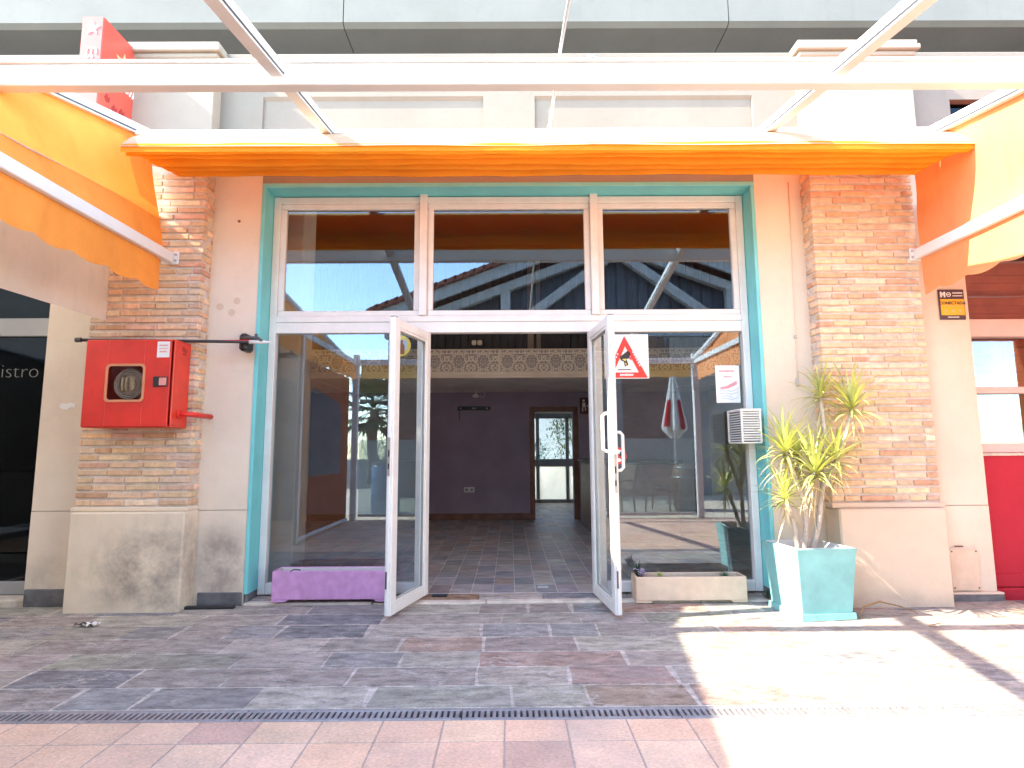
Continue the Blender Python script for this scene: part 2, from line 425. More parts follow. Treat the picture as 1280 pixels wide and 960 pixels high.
# drain gratings, one per metre of channel
def drain_grate(loc, label):
    t = thing('drain_grate', label, 'drain grate', loc, 'slotted drain grates set in a line across the paving')
    x0, y0 = loc[0], loc[1]
    g = MB()
    g.box(x0, x0 + .996, y0, y0 + .022, -.03, -.002, .002); g.box(x0, x0 + .996, y0 + .088, y0 + .11, -.03, -.002, .002)
    n = 36; p = .996 / n
    for i in range(n): g.box(x0 + i * p, x0 + i * p + p * .58, y0 + .0215, y0 + .0885, -.03, -.0025)
    g.build('grating', 'grate', t)
    g = MB(); g.box(x0, x0 + .996, y0, y0 + .004, -.09, -.031); g.box(x0, x0 + .996, y0 + .106, y0 + .11, -.09, -.031)
    g.build('channel', 'darkgrey', t)
    return t
GL = ['drain grate crossing the bottom left corner, under the orange awning', 'slotted drain grate in front of the red hose cabinet pillar', 'slotted drain grate in front of the lilac window box', 'slotted drain grate straight in front of the open doorway',
      'slotted drain grate in front of the beige trough, split by the sunlight edge', 'sunlit drain grate in front of the turquoise planter', 'sunlit drain grate crossed by the diagonal beam shadow']
g0 = drain_grate((-3.225, -2.137, 0), GL[0])
for i in range(1, 7):
    c = copy_tree(g0); c.location.x = -3.225 + i; c['label'] = GL[i]

# kerb strip and threshold
g = MB()
g.color((1, 1, 1))
for x0, x1 in ((-2.12, -1.1), (-1.094, -.2), (-.194, .72), (.726, 1.5), (1.506, 2.13)):
    g.box(x0, x1, -.198, -.105 + random.uniform(-.008, .008), -.09, .012 + random.uniform(-.004, .003), .008)
structure(g.build('kerb', 'kerb'))
g = MB()
x = -2.1
while x < 2.1:
    w = random.uniform(.4, .7); g.color(jit(random.choice(SLATE), .2)); 
    if -1 < x < -.6: g.color((.30, .17, .11))
    g.box(x, min(x + w - .006, 2.12), -.094, .055, -.09, .018 + random.uniform(-.003, 0), .004); x += w
structure(g.build('threshold_paving', 'slate'))

# ------------------------------------------------------------------ the shop building
B = thing('shop_building', 'cream stucco shop with tall turquoise framed opening, between brick pilasters', 'building')
def part(name, mat, parent=None, **k):
    pass
# stucco wall pieces (upper and lower separated by a scored line)
g = MB()
for x0, x1 in ((2.132, 3.89),):
    g.box(x0, x1, -.170, .25, .738, 3.60); g.box(x0, x1, -.172, .25, -.09, .733)
w_right = g.build('wall', 'stucco', B)
g = MB()
for x0, x1 in ((-3.87, -2.13),):
    g.box(x0, x1, -.170, .25, .738, 3.60); g.box(x0, x1, -.172, .25, -.09, .733)
w_left = g.build('wall', 'stucco_left', B)
# wall above the opening, with two recessed panels
g = MB()
g.box(-3.87, 3.89, -.150, .25, 3.601, 4.62)
PX = [(-2.16, -.22), (.235, 2.16)]; PZ = (3.70, 4.315)
g.box(-3.87, -2.16, -.17, -.151, 3.601, 4.62); g.box(2.16, 3.89, -.17, -.151, 3.601, 4.62); g.box(-.22, .235, -.17, -.151, 3.601, 4.62)
for a, b in PX:
    g.box(a, b, -.17, -.151, 4.315, 4.62, 0); g.box(a, b, -.17, -.151, 3.601, 3.70)
    g.hexa([(a + .001, -.169, 4.3145), (b - .001, -.169, 4.3145), (b - .001, -.1505, 4.285), (a + .001, -.1505, 4.285)], [(a + .001, -.169, 4.3147), (b - .001, -.169, 4.3147), (b - .001, -.1505, 4.3147), (a + .001, -.1505, 4.3147)])
g.box(-2.129, 2.131, -.168, .25, 3.512, 3.60)
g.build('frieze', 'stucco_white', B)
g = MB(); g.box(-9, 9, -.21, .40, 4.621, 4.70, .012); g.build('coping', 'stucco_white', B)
g = MB(); g.box(-6.4, -2.8, .26, 9.0, 3.95, 4.10); g.box(2.8, 6.4, .26, 9.0, 3.95, 4.10); g.box(-2.8, 2.8, 1.12, 9.0, 3.95, 4.10); g.box(-2.8, 2.8, .26, .3, 3.95, 4.10); g.build('roof', 'concrete', B)
g = MB(); g.box(-2.82, 2.82, .28, 1.14, 4.101, 4.109); g.build('added_rooflight', 'opal', B)  # invented opening, added out of view to brighten the room with daylight

BRICK = [(.71, .47, .30)] * 6 + [(.74, .53, .36)] * 6 + [(.66, .39, .26)] * 2 + [(.70, .49, .36)] * 3 + [(.75, .58, .42)] * 3
def bricks(g, x0, x1, yf, yb, z0, z1, side, course=.0585, h=.041):
    z = z0; r = 0
    while z + h < z1:
        x = x0 + (0 if r % 2 else -random.uniform(.08, .16))
        while x < x1 - .01:
            w = random.choice((.25, .26, .27, .13, .26)) 
            a, b = max(x, x0), min(x + w, x1)
            if b - a > .02:
                d = random.uniform(-.005, .004); g.color(jit(random.choice(BRICK), .16))
                zz = z + random.uniform(-.002, .002)
                last = b >= x1 - .012 if side > 0 else a <= x0 + .001
                if last:   # corner brick returns down the side of the pillar
                    aa, bb = (a, x1 + d) if side > 0 else (x0 + d, b)
                    g.box(aa + .005, bb - .003 if side < 0 else bb, yf + d, yf + random.choice((.06, .13)), zz, zz + h, .005)
                else:
                    g.box(a + .005, b - .005, yf + d, yf + .05, zz, zz + h, .005)
            x += w
        # the return face
        y = yf + .135
        g.color(jit(random.choice(BRICK), .16))
        xs = (x1 - .04, x1 + random.uniform(-.004, .004)) if side > 0 else (x0 - random.uniform(-.004, .004), x0 + .04)
        g.box(xs[0], xs[1], yf + (.135 if r % 2 else .066), yb, z, z + h, .004)
        z += course; r += 1
for side, x0, x1, pm in ((1, -3.42, -2.53, 'plinth_left'), (-1, 2.53, 3.40, 'plinth_right')):
    g = MB(); g.box(x0 + .012, x1 - .012, -.308, -.171, .775, 3.60); p = g.build('pilaster', 'mortar', B)
    g = MB(); bricks(g, x0, x1, -.320, -.172, .79, 3.56, side); bf = g.build('brick_facing', 'brick', p)
    g = MB()
    if side > 0: g.box(x0 + .02, x1 + .015, -.385, -.173, -.09, .745, .012); g.box(x0 - .01, x1 + .012, -.345, -.1725, .746, .778, .006)
    else: g.box(x0 + .02, x1 - .015, -.385, -.173, -.09, .735, .012); g.box(x0 - .01, x1 + .012, -.345, -.1725, .736, .778, .006)
    pl = g.build('plinth', pm, p)
    g = MB(); a, b = (-3.56, -2.53) if side > 0 else (2.55, 3.50)
    g.box(a, b, -.30, -.171, 3.605, 4.575, .004)
    for i, (e, z0, z1) in enumerate(((.03, 4.576, 4.62), (.06, 4.6205, 4.67), (.045, 4.6705, 4.715))): g.box(a - e, b + e, -.30 - e, -.171 + .02 * i, z0, z1, .008)
    g.build('capital', 'capital_stucco', p)
g = MB(); g.box(-2.128, -2.097, -.176, .035, .075, 3.472, .003); g.box(2.099, 2.130, -.176, .035, .075, 3.472, .003); g.box(-2.128, 2.130, -.176, .035, 3.473, 3.511, .003)
g.build('turquoise_reveal', 'teal', B)
for a, b in ((-2.126, -2.098), (2.1, 2.128)):
    g = MB(); g.box(a, b, -.17, .03, -.08, .073, .01); g.build('reveal_foot', 'skirt', B)
for a, b, y, z in ((-2.49, -2.135, -.186, .095), (-3.86, -3.42, -.190, .13), (3.42, 3.90, -.235, .045)):
    g = MB(); g.box(a, b, y, -.1725, -.085, z, .006); g.build('skirting', 'skirt', B)
g = MB(); g.box(3.41, 3.905, -.225, -.1725, .0455, .062, .004); g.build('skirting_ledge', 'stucco', B)

# --- interior
FZ = .02
FL = [(.36, .315, .325)] * 4 + [(.31, .30, .325)] * 3 + [(.40, .34, .33)] * 2 + [(.39, .29, .265)]
g = MB()
for r in range(30):
    for k in range(-19, 19):
        y = .06 + r * .29
        if y > 8.3: continue
        g.color(jit(random.choice(FL), .2)); x = .03 + .182 * k
        g.box(x + .003, x + .179, y + .003, y + .287, -.05, FZ - random.uniform(0, .002), .002)
g.color((.62, .56, .54)); g.box(-3.5, 3.5, .058, 8.4, -.08, FZ - .003)
g.build('floor', 'floor', B)
BW = 5.1
g = MB()
g.box(-3.5, .433, BW, BW + .15, FZ, 3.93); g.box(1.105, 3.5, BW, BW + .15, FZ, 3.93); g.box(.433, 1.105, BW, BW + .15, 1.885, 3.93)
g.build('inner_wall', 'plum_wall', B)
for a, b in ((-3.65, -3.5), (3.5, 3.65)):
    g = MB(); g.box(a, b, .26, 8.4, FZ, 3.93); g.build('side_wall', 'creamwall', B)
g = MB(); g.box(-3.49, -2.8, .26, 3.098, 3.925, 3.945); g.box(2.8, 3.49, .26, 3.098, 3.925, 3.945); g.box(-2.8, 2.8, 1.12, 3.098, 3.925, 3.945); g.box(-2.8, 2.8, .26, .3, 3.925, 3.945); g.build('upper_ceiling', 'board', B)
g = MB(); g.box(-3.49, .34, BW - .015, BW - .001, FZ, .13, .003); g.build('inner_skirting', 'brown', B)
g = MB(); g.box(.345, .43, BW - .02, BW + .17, FZ, 1.96, .004); g.box(1.108, 1.195, BW - .02, BW + .17, FZ, 1.96, .004); g.box(.431, 1.107, BW - .02, BW + .17, 1.872, 1.96, .004)
g.build('inner_door_frame', 'brown', B)
g = MB()
for i in range(12):
    for j in range(4):
        x = -3.5 + i * .6 + .12; y = 3.08 + j * .51
        g.box(x, x + .585, y, y + .5, 2.222, 2.25, .003)
for i in range(12): g.box(-3.5 + i * .6 + .105, -3.5 + i * .6 + .12, 3.06, BW - .01, 2.219, 2.24)
g.build('lowered_ceiling', 'ceil', B)
g = MB(); g.box(-3.5, 3.5, 3.0, 3.05, 2.30, 2.60); g.build('damask_panel', 'damask', B)
g = MB()
g.box(-3.49, 3.49, 2.965, 3.06, 2.205, 2.245, .006); g.box(-3.49, 3.49, 2.975, 2.999, 2.246, 2.299, .006); g.box(-3.49, 3.49, 2.98, 3.07, 2.601, 2.618, .004)
for x in (-2.12, -.16, 1.82): g.box(x, x + .035, 2.985, 2.9995, 2.30, 2.60, .003)
g.build('moulding', 'tan', B)
g = MB()
x = -3.49
while x < 3.49: g.box(x, x + .102, 3.10, 3.13, 2.62, 3.93, .006); x += .112
g.box(-3.49, 3.49, 3.131, 3.15, 2.62, 3.93)
g.build('dark_boarding', 'board', B)
g = MB(); g.box(.26, .345, 3.06, 3.098, 2.62, 3.92, .004); g.box(.385, .445, 3.06, 3.098, 2.62, 3.92, .004); g.build('upright', 'upright_brown', B)
g = MB(); g.box(-2.62, -1.93, .30, .62, FZ, 3.93, .01); g.build('inner_column', 'greywall', B)
# back room
g = MB(); g.box(-3.5, 3.5, 8.25, 8.4, 2.05, 3.93); g.box(-3.5, -1.2, 8.25, 8.4, FZ, 2.049); g.box(2.9, 3.5, 8.25, 8.4, FZ, 2.049); g.box(-3.49, 3.49, 5.27, 8.24, 2.6, 2.65)
g.box(-1.6, -1.45, 5.27, 8.24, FZ, 2.59); g.box(2.5, 2.65, 5.27, 8.24, FZ, 2.59)
g.build('back_room_wall', 'creamwall', B)
g = MB()
g.box(-1.2, 2.9, 8.26, 8.33, .02, .09); g.box(-1.2, 2.9, 8.26, 8.33, .83, 1.0); g.box(-1.2, 2.9, 8.26, 8.33, 1.93, 2.048)
for x in (-1.2, -.3, .6, 1.28, 2.1, 2.83): g.box(x, x + .075, 8.262, 8.332, .091, 1.929)
bwn = g.build('back_window', 'greyframe', B)
g = MB(); g.box(-1.19, 2.89, 8.30, 8.304, .085, .835); g.build('opal_panel', 'opal', bwn)
g = MB(); g.box(-1.19, 2.89, 8.30, 8.304, .995, 1.935); g.build('pane', 'tinted', bwn)

# --- interior fittings (things of their own)
t = thing('tv_bracket', 'black wall bracket bar on the dark back wall of the room', 'tv bracket', (-.63, BW, 1.94))
g = MB(); g.box(-.918, -.341, BW - .022, BW - .002, 1.905, 1.975, .004); g.build('rail', 'black', t)
for x in (-.86, -.65, -.61, -.40): g = MB(); g.tube([(x, BW - .028, 1.94), (x, BW - .021, 1.94)], .012, 8); g.build('bolt', 'steel', t)
g = MB(); g.tube([(-.88, BW - .01, 1.905), (-.885, BW - .012, 1.8), (-.88, BW - .006, 1.73)], .005, 6); g.build('cable', 'black', t)
t = thing('security_camera', 'small white camera box under the ceiling tiles of the back wall', 'camera', (-.58, BW - .1, 2.2))
g = MB(); g.box(-.645, -.545, BW - .16, BW - .05, 2.12, 2.175, .01); g.build('body', 'paper', t)
g = MB(); g.tube([(-.60, BW - .10, 2.17), (-.58, BW - .08, 2.215)], .018, 8); g.tube([(-.56, BW - .06, 2.15), (-.47, BW - .02, 2.13), (-.44, BW - .02, 2.18), (-.44, BW - .02, 2.218)], .006, 6); g.build('mount', 'paper', t)
t = thing('wall_socket', 'white double socket low on the dark back wall', 'socket', (-.71, BW, .53))
g = MB(); g.box(-.80, -.62, BW - .014, BW - .001, .485, .578, .005); g.build('plate', 'paper', t)
for x in (-.755, -.665): g = MB(); g.prism(disc(x, .531, .026, 14), BW - .0165, BW - .0145); g.build('outlet', 'greyframe', t)
t = thing('exit_sign', 'small dim red sign beside the inner doorway', 'sign', (1.3, BW, 1.97))
g = MB(); g.box(1.228, 1.40, BW - .012, BW - .001, 1.83, 2.12, .003); g.build('panel', plain('dim_red_panel', (.12, .03, .04), .4, .1, 3, 0), t)
g = MB(); g.prism(disc(1.30, 2.065, .022, 12), BW - .016, BW - .0125); g.box(1.275, 1.33, BW - .016, BW - .0125, 1.95, 2.03); g.box(1.27, 1.29, BW - .016, BW - .0125, 1.875, 1.945); g.box(1.32, 1.34, BW - .016, BW - .0125, 1.89, 1.945); g.box(1.355, 1.375, BW - .016, BW - .0125, 1.96, 1.985)
g.build('pictogram', 'paper', t)
t = thing('twin_spotlight', 'pair of pale square lamps on the dark boarding above the wallpaper band', 'wall lamp', (-.48, 3.09, 2.72))
for x in (-.535, -.455):
    g = MB(); g.box(x, x + .065, 3.055, 3.099, 2.69, 2.76, .012); g.build('lamp', 'tan', t)
t = thing('bar_counter', 'dark brown counter end showing beside the right door leaf', 'counter', (1.6, 3.2, FZ))
g = MB(); g.box(1.16, 2.2, 2.6, 4.6, FZ, 1.02, .01); g.build('cabinet', 'brown', t)
g = MB(); g.box(1.12, 2.24, 2.55, 4.65, 1.021, 1.06, .006); g.build('worktop', 'board', t)

# ------------------------------------------------------------------ glazed shopfront
F = thing('glass_shopfront', 'white framed glass shopfront with both door leaves standing open', 'shopfront', (0, 0, .03))
g = MB()
yb, yf = .075, 0.0
TOP, TR1, TR0, BOT = 3.465, 2.375, 2.225, .03
g.box(-2.095, -2.035, yf, yb, BOT, TOP, .004); g.box(2.035, 2.095, yf, yb, BOT, TOP, .004)
g.box(-2.0345, 2.0345, yf + .002, yb, 3.405, TOP - .001, .004)
g.box(-2.0345, 2.0345, yf + .002, yb, TR0, TR1 - .055, .004)
g.box(-2.0345, 2.0345, yf - .006, yb, TR1 - .0545, TR1, .003)
for x in (-.757, .757):
    g.box(x - .034, x + .034, yf - .03, yb + .01, TR1 + .0005, TOP + .02, .004)
    g.box(x - .043 if x < 0 else x - .037, x + .037 if x < 0 else x + .043, yf + .001, yb, BOT, TR0 - .0005, .004)
for a, b in ((-2.034, -.801), (.801, 2.034)): g.box(a, b, yf + .004, yb - .005, BOT, .118, .004)
# glazing beads of every pane
def bead(g, x0, x1, z0, z1, w=.05, y0=.012, y1=.06):
    g.box(x0, x1, y0, y1, z1 - w, z1, .006); g.box(x0, x1, y0, y1, z0, z0 + w, .006)
    g.box(x0, x0 + w, y0, y1, z0 + w + .0005, z1 - w - .0005, .006); g.box(x1 - w, x1, y0, y1, z0 + w + .0005, z1 - w - .0005, .006)
bead(g, -2.034, -.792, TR1 + .0005, 3.4045); bead(g, -.722, .722, TR1 + .0005, 3.4045); bead(g, .792, 2.034, TR1 + .0005, 3.4045)
g.build('frame', 'white', F)
for x0, x1, z0, z1 in ((-2.034, -.792, TR1 + .03, 3.37), (-.722, .722, TR1 + .03, 3.37), (.792, 2.034, TR1 + .03, 3.37), (-2.034, -.79, .10, TR0 + .01), (.79, 2.034, .10, TR0 + .01)):
    g = MB(); g.box(x0 + .01, x1 - .01, .032, .038, z0, z1); g.build('window_pane', 'glass', F)
def door(hinge, ang, handles, lock):
    """leaf built along +x from its hinge, then turned about it"""
    W, Z0, Z1, st = .655, .03, 2.215, .072
    mt = Matrix.Translation((hinge[0], hinge[1], 0)) @ Matrix.Rotation(ang, 4, 'Z')
    def fin(g, name, mat, par):
        bmesh.ops.transform(g.bm, matrix=mt, verts=g.bm.verts); return g.build(name, mat, par)
    g = MB(); th = .026
    g.box(0, st, -th, th, Z0, Z1, .005); g.box(W - st, W, -th, th, Z0, Z1, .005)
    g.box(st + .0005, W - st - .0005, -th + .001, th - .001, Z1 - st, Z1 - .001, .005); g.box(st + .0005, W - st - .0005, -th + .001, th - .001, Z0 + .001, Z0 + st, .005)
    for s_ in (-1, 1):   # glazing beads and the rebate lip
        y0, y1 = sorted((s_ * .010, s_ * .022))
        g.box(st, st + .022, y0, y1, Z0 + st, Z1 - st, .004); g.box(W - st - .022, W - st, y0, y1, Z0 + st, Z1 - st, .004)
        g.box(st + .0225, W - st - .0225, y0, y1, Z1 - st - .022, Z1 - st, .004); g.box(st + .0225, W - st - .0225, y0, y1, Z0 + st, Z0 + st + .022, .004)
    s_ = 1 if ang > -1.6 else -1
    g.box(W - .006, W + .014, *sorted((s_ * .012, s_ * -.010)), Z0 + .004, Z1 - .004, .003)
    d = fin(g, 'door', 'white', F)
    g = MB(); g.box(st, W - st, -.004, .004, Z0 + st - .01, Z1 - st + .01); fin(g, 'pane', 'glass_door', d)
    for s_, z in handles:
        g = MB(); y = s_ * .075
        g.tube([(W - .036, s_ * .024, z - .14), (W - .036, s_ * .055, z - .14), (W - .036, y, z - .12), (W - .036, y, z + .12), (W - .036, s_ * .055, z + .14), (W - .036, s_ * .024, z + .14)], .0125, 10)
        fin(g, 'pull_handle', 'white', d)
    g = MB(); g.box(W + .0145, W + .0185, -.012, .010, lock - .16, lock + .12, .001); fin(g, 'lock_plate', 'steel', d)
    for q0, q1 in ((-.02, .03), (-.11, -.07)): g = MB(); g.box(W + .0185, W + .021, -.006, .004, lock + q0, lock + q1); fin(g, 'latch', 'black', d)
    for z in (Z0 + .15, 1.1, Z1 - .15): g = MB(); g.tube([(-.012, .0, z - .05), (-.012, .0, z + .05)], .011, 8); fin(g, 'hinge', 'white', d)
    g = MB(); g.box(W - .05, W - .004, -.02, .02, Z1, Z1 + .006); fin(g, 'flush_bolt', 'darkgrey', d)
    g = MB(); g.box(W + .0145, W + .018, -.012, .0, .22, .34); fin(g, 'flush_bolt', 'darkgrey', d)
    return d
door((-.704, -.012), math.atan2(-.60, -.172), [], 1.18)
door((.700, -.012), math.atan2(-.60, .062), [(-1, 1.33), (1, 1.19)], 1.05)

# stickers and posters on the glass
YS = .0285
t = thing('yellow_sticker', 'round yellow sticker with a brown bottle, top corner of left window', 'sticker', (-.955, YS, 2.115))
g = MB(); g.prism(disc(-.955, 2.115, .094), YS - .001, YS + .002); g.build('disc', 'vinyl_yellow', t)
g = MB(); g.prism(rrect(-.985, -.895, 2.07, 2.17, .02), YS - .0025, YS - .0015); g.build('print', 'vinyl_blue', t)
g = MB(); g.prism([(-.965, 2.04), (-.915, 2.04), (-.915, 2.115), (-.93, 2.135), (-.93, 2.165), (-.95, 2.165), (-.95, 2.135), (-.965, 2.115)], YS - .004, YS - .003); g.build('bottle_print', 'bottle', t)
t = thing('no_pets_sticker', 'round red and white prohibition sticker seen through the right door', 'sticker', (.925, YS, 1.15))
g = MB(); g.prism(disc(.925, 1.15, .072), YS - .001, YS + .002); g.build('disc', 'vinyl_red', t)
g = MB(); g.prism(disc(.925, 1.15, .052), YS - .0025, YS - .0015); g.build('field', 'paper', t)
g = MB(); g.prism(rrect(.90, .95, 1.13, 1.165, .012), YS - .004, YS - .003); g.prism(disc(.95, 1.172, .013, 10), YS - .004, YS - .003); g.build('pictogram', 'ink', t)
g = MB(); g.prism([(.885, 1.18), (.893, 1.19), (.965, 1.12), (.957, 1.11)], YS - .0055, YS - .0045); g.build('bar', 'vinyl_red', t)
t = thing('warning_sign', 'white square sign with red warning triangle in the right window', 'sign', (1.05, YS, 2.0))
g = MB(); g.box(.866, 1.254, YS - .001, YS + .002, 1.815, 2.205); g.build('panel', 'paper', t)
g = MB()
A, Bq, C = (1.045, 2.19), (.872, 1.822), (1.242, 1.822)
a, b, c = (1.05, 2.10), (.945, 1.868), (1.165, 1.868)
for q in ((A, Bq, b, a), (Bq, C, c, b), (C, A, a, c)): g.prism(q, YS - .004, YS - .002)
g.build('triangle', 'vinyl_red', t)
g = MB()
def bar_text(g, x0, x1, z0, z1, y, n, ang=0, c=None):
    """a line of lettering too small to read in the photograph: a run of uneven strokes"""
    x = x0
    while x < x1:
        w = random.uniform(.5, 1.0) * (x1 - x0) / n
        vs0 = len(g.bm.verts)
        g.box(x, min(x + w * .75, x1), y - .001, y, z0 + random.uniform(0, .15) * (z1 - z0), z1 - random.uniform(0, .15) * (z1 - z0)); x += w
bar_text(g, 1.0, 1.115, 1.836, 1.857, YS - .0045, 10)
g.build('lettering', 'paper', t)
side_a = g = MB()
for k in range(6):
    q = k / 5; x = 1.118 + .055 * q; z = 2.045 - .115 * q
    g.box(-.006, .006, YS - .0055, YS - .0045, -.007, .007, mtx=Matrix.Translation((x, 0, z)))
g.build('side_lettering', 'paper', t)
g = MB()
for k in range(5):
    q = k / 4; x = .983 - .05 * q; z = 2.03 - .105 * q
    g.box(-.006, .006, YS - .0055, YS - .0045, -.007, .007, mtx=Matrix.Translation((x, 0, z)))
g.build('side_lettering', 'paper', t)
g = MB(); g.prism([(1.0, 2.005), (1.075, 2.06), (1.095, 2.035), (1.085, 1.995), (1.06, 1.985), (1.075, 1.935), (1.045, 1.92), (1.035, 1.965), (1.01, 1.975)], YS - .004, YS - .003); bar_text(g, .985, 1.095, 1.888, 1.898, YS - .003, 12); g.build('pictogram', 'ink', t)
g = MB(); g.prism([(1.02, 1.985), (1.06, 1.99), (1.05, 1.965)], YS - .0055, YS - .0045); g.prism([(1.04, 1.955), (1.058, 1.95), (1.06, 1.925)], YS - .0055, YS - .0045); g.build('pictogram_detail', 'vinyl_yellow', t)
g = MB(); g.prism([(1.08, 1.99), (1.10, 2.01), (1.105, 1.975)], YS - .0055, YS - .0045); g.build('pictogram_detail', 'vinyl_red', t)
for o in [t] + kids(t):
    if o is t: o.location.x -= .04
t = thing('poster', 'white poster with pink heading and blue drawing at right window edge', 'poster', (1.89, YS, 1.76))
g = MB(); g.box(1.79, 1.998, YS - .001, YS + .002, 1.60, 1.925); g.build('sheet', 'paper', t)
g = MB(); bar_text(g, 1.82, 1.95, 1.865, 1.885, YS - .0015, 11); M['pinkprint'] = plain('pink_print', (.65, .28, .33), .5, .2, 20, 0); g.build('heading', 'pinkprint', t)
g = MB(); bar_text(g, 1.86, 1.93, 1.82, 1.832, YS - .0015, 9); g.build('heading', 'pinkprint', t)
g = MB(); g.prism([(1.83, 1.735), (1.88, 1.745), (1.97, 1.79), (1.975, 1.76), (1.90, 1.725), (1.83, 1.715)], YS - .003, YS - .002); g.build('pink_drawing', 'pinkprint', t)
g = MB()
for z, x0, x1 in ((1.705, 1.83, 1.97), (1.68, 1.83, 1.975), (1.655, 1.84, 1.93), (1.635, 1.83, 1.975)):
    g.prism([(x0, z), (x0 + .04, z + .009), (x0 + .09, z - .004), (x1, z + .013), (x1, z + .007), (x0 + .09, z - .012), (x0 + .04, z + .002), (x0, z - .007)], YS - .003, YS - .002)
g.box(1.825, 1.829, YS - .003, YS - .002, 1.63, 1.74); g.box(1.976, 1.98, YS - .003, YS - .002, 1.63, 1.74)
g.build('drawing', 'vinyl_blue', t)

# louvred vent box on the right jamb
t = thing('vent_box', 'white louvred box fixed to the right turquoise door jamb', 'vent box', (1.94, -.25, 1.38))
g = MB()
g.box(1.86, 2.03, -.295, -.003, 1.505, 1.525, .003); g.box(1.865, 2.025, -.29, -.01, 1.245, 1.258, .003)
g.box(1.862, 1.876, -.292, -.278, 1.2585, 1.5045); g.box(2.012, 2.026, -.292, -.278, 1.2585, 1.5045); g.box(1.862, 1.876, -.02, -.004, 1.2585, 1.5045); g.box(2.012, 2.026, -.02, -.004, 1.2585, 1.5045)
g.build('case', 'white', t)
g = MB()
for k in range(12):
    z = 1.268 + k * .0198
    g.hexa([(1.877, -.293, z), (2.011, -.293, z), (2.011, -.270, z + .010), (1.877, -.270, z + .010)], [(1.877, -.293, z + .008), (2.011, -.293, z + .008), (2.011, -.270, z + .018), (1.877, -.270, z + .018)])
    for xx in (1.863, 2.013):
        g.box(xx, xx + .012, -.277, -.021, z, z + .008)
g.build('louvre', 'white', t)
g = MB(); g.box(1.885, 2.005, -.26, -.03, 1.26, 1.50); g.build('filter', 'darkgrey', t)

# ------------------------------------------------------------------ pergola
P = thing('pergola', 'white aluminium pergola of beams and sloping rafters over the terrace', 'pergola', (0, -3, 0))
SL = .184
def rz(y): return 3.735 + SL * (y + .62)
g = MB(); g.box(-3.22, 3.365, -1.63, -1.55, 3.425, 3.565, .006); g.box(-3.22, 3.365, -1.645, -1.54, 3.5655, 3.583, .004); g.box(-3.22, 3.365, -1.625, -1.555, 3.5835, 3.600, .004); g.build('cross_beam', 'alu', P)
for x, w, dz, segs in ((-1.40, .075, 0, ((-.60, -1.538), (-1.647, -5.25))), (2.02, .075, 0, ((-.60, -1.538), (-1.647, -5.25))), (3.38, .085, 0, ((-.60, -5.25),))):
    for ya, yb2 in segs:
        za, zb = rz(ya) + dz, rz(yb2) + dz
        g = MB(); h = .085
        g.hexa([(x - w / 2, yb2, zb - h), (x + w / 2, yb2, zb - h), (x + w / 2, ya, za - h), (x - w / 2, ya, za - h)], [(x - w / 2, yb2, zb), (x + w / 2, yb2, zb), (x + w / 2, ya, za), (x - w / 2, ya, za)])
        r_ = g.build('rafter', 'alu', P)
        for s_ in (-1, 1):   # dark keder groove along each flank
            g = MB()
            xs = sorted((x + s_ * (w / 2 + .001), x + s_ * (w / 2 + .004)))
            g.hexa([(xs[0], yb2, zb - .070), (xs[1], yb2, zb - .070), (xs[1], ya, za - .070), (xs[0], ya, za - .070)], [(xs[0], yb2, zb - .058), (xs[1], yb2, zb - .058), (xs[1], ya, za - .058), (xs[0], ya, za - .058)])
            g.build('groove', 'darkgrey', r_)
g = MB(); g.tube([(.322, -.63, 3.71), (.315, -1.55, 3.575)], .010, 8); g.tube([(.315, -1.64, 3.595), (.30, -5.2, rz(-5.2) - .02)], .010, 8); g.tube([(.325, -.65, 3.69), (.325, -.65, 3.75)], .016, 8); g.build('stay_rod', 'alu', P)
for (xa, ya, za), (xb, yb2, zb) in (((-2.955, -.47, 3.825), (-3.265, -1.548, 3.690)), ((-3.265, -1.632, 3.680), (-3.05, -5.25, 2.98))):   # the left edge beam runs a little askew
    g = MB(); g.hexa([(xb - .043, yb2, zb - .085), (xb + .043, yb2, zb - .085), (xa + .043, ya, za - .085), (xa - .043, ya, za - .085)], [(xb - .043, yb2, zb), (xb + .043, yb2, zb), (xa + .043, ya, za), (xa - .043, ya, za)]); r_ = g.build('rafter', 'alu', P)
    g = MB(); g.hexa([(xb + .044, yb2, zb - .070), (xb + .047, yb2, zb - .070), (xa + .047, ya, za - .070), (xa + .044, ya, za - .070)], [(xb + .044, yb2, zb - .058), (xb + .047, yb2, zb - .058), (xa + .047, ya, za - .058), (xa + .044, ya, za - .058)]); g.build('groove', 'darkgrey', r_)
for x in (-1.52, .52, 2.12):
    g = MB(); g.tube([(x - .03, -1.60, 3.615), (x + .03, -1.60, 3.615)], .016, 8); g.box(x - .012, x + .012, -1.635, -1.565, 3.6005, 3.614, .004); g.build('cable_clamp', 'steel', P)
g = MB(); g.box(-2.90, 3.48, -.70, -.60, 3.655, 3.695, .006); g.build('wall_rail', 'alu', P)
g = MB(); g.box(-2.88, 3.46, -.599, -.172, 3.67, 3.678, .002); g.build('added_canvas_strip', 'orange_strip', P)  # added to keep sun off the wall below; canvas colour follows its mirror image
for x in (-2.79, -1.0, 1.2, 3.38): g = MB(); g.box(x - .03, x + .03, -.598, -.171, 3.691, 3.72, .004); g.build('wall_arm', 'alu', P)
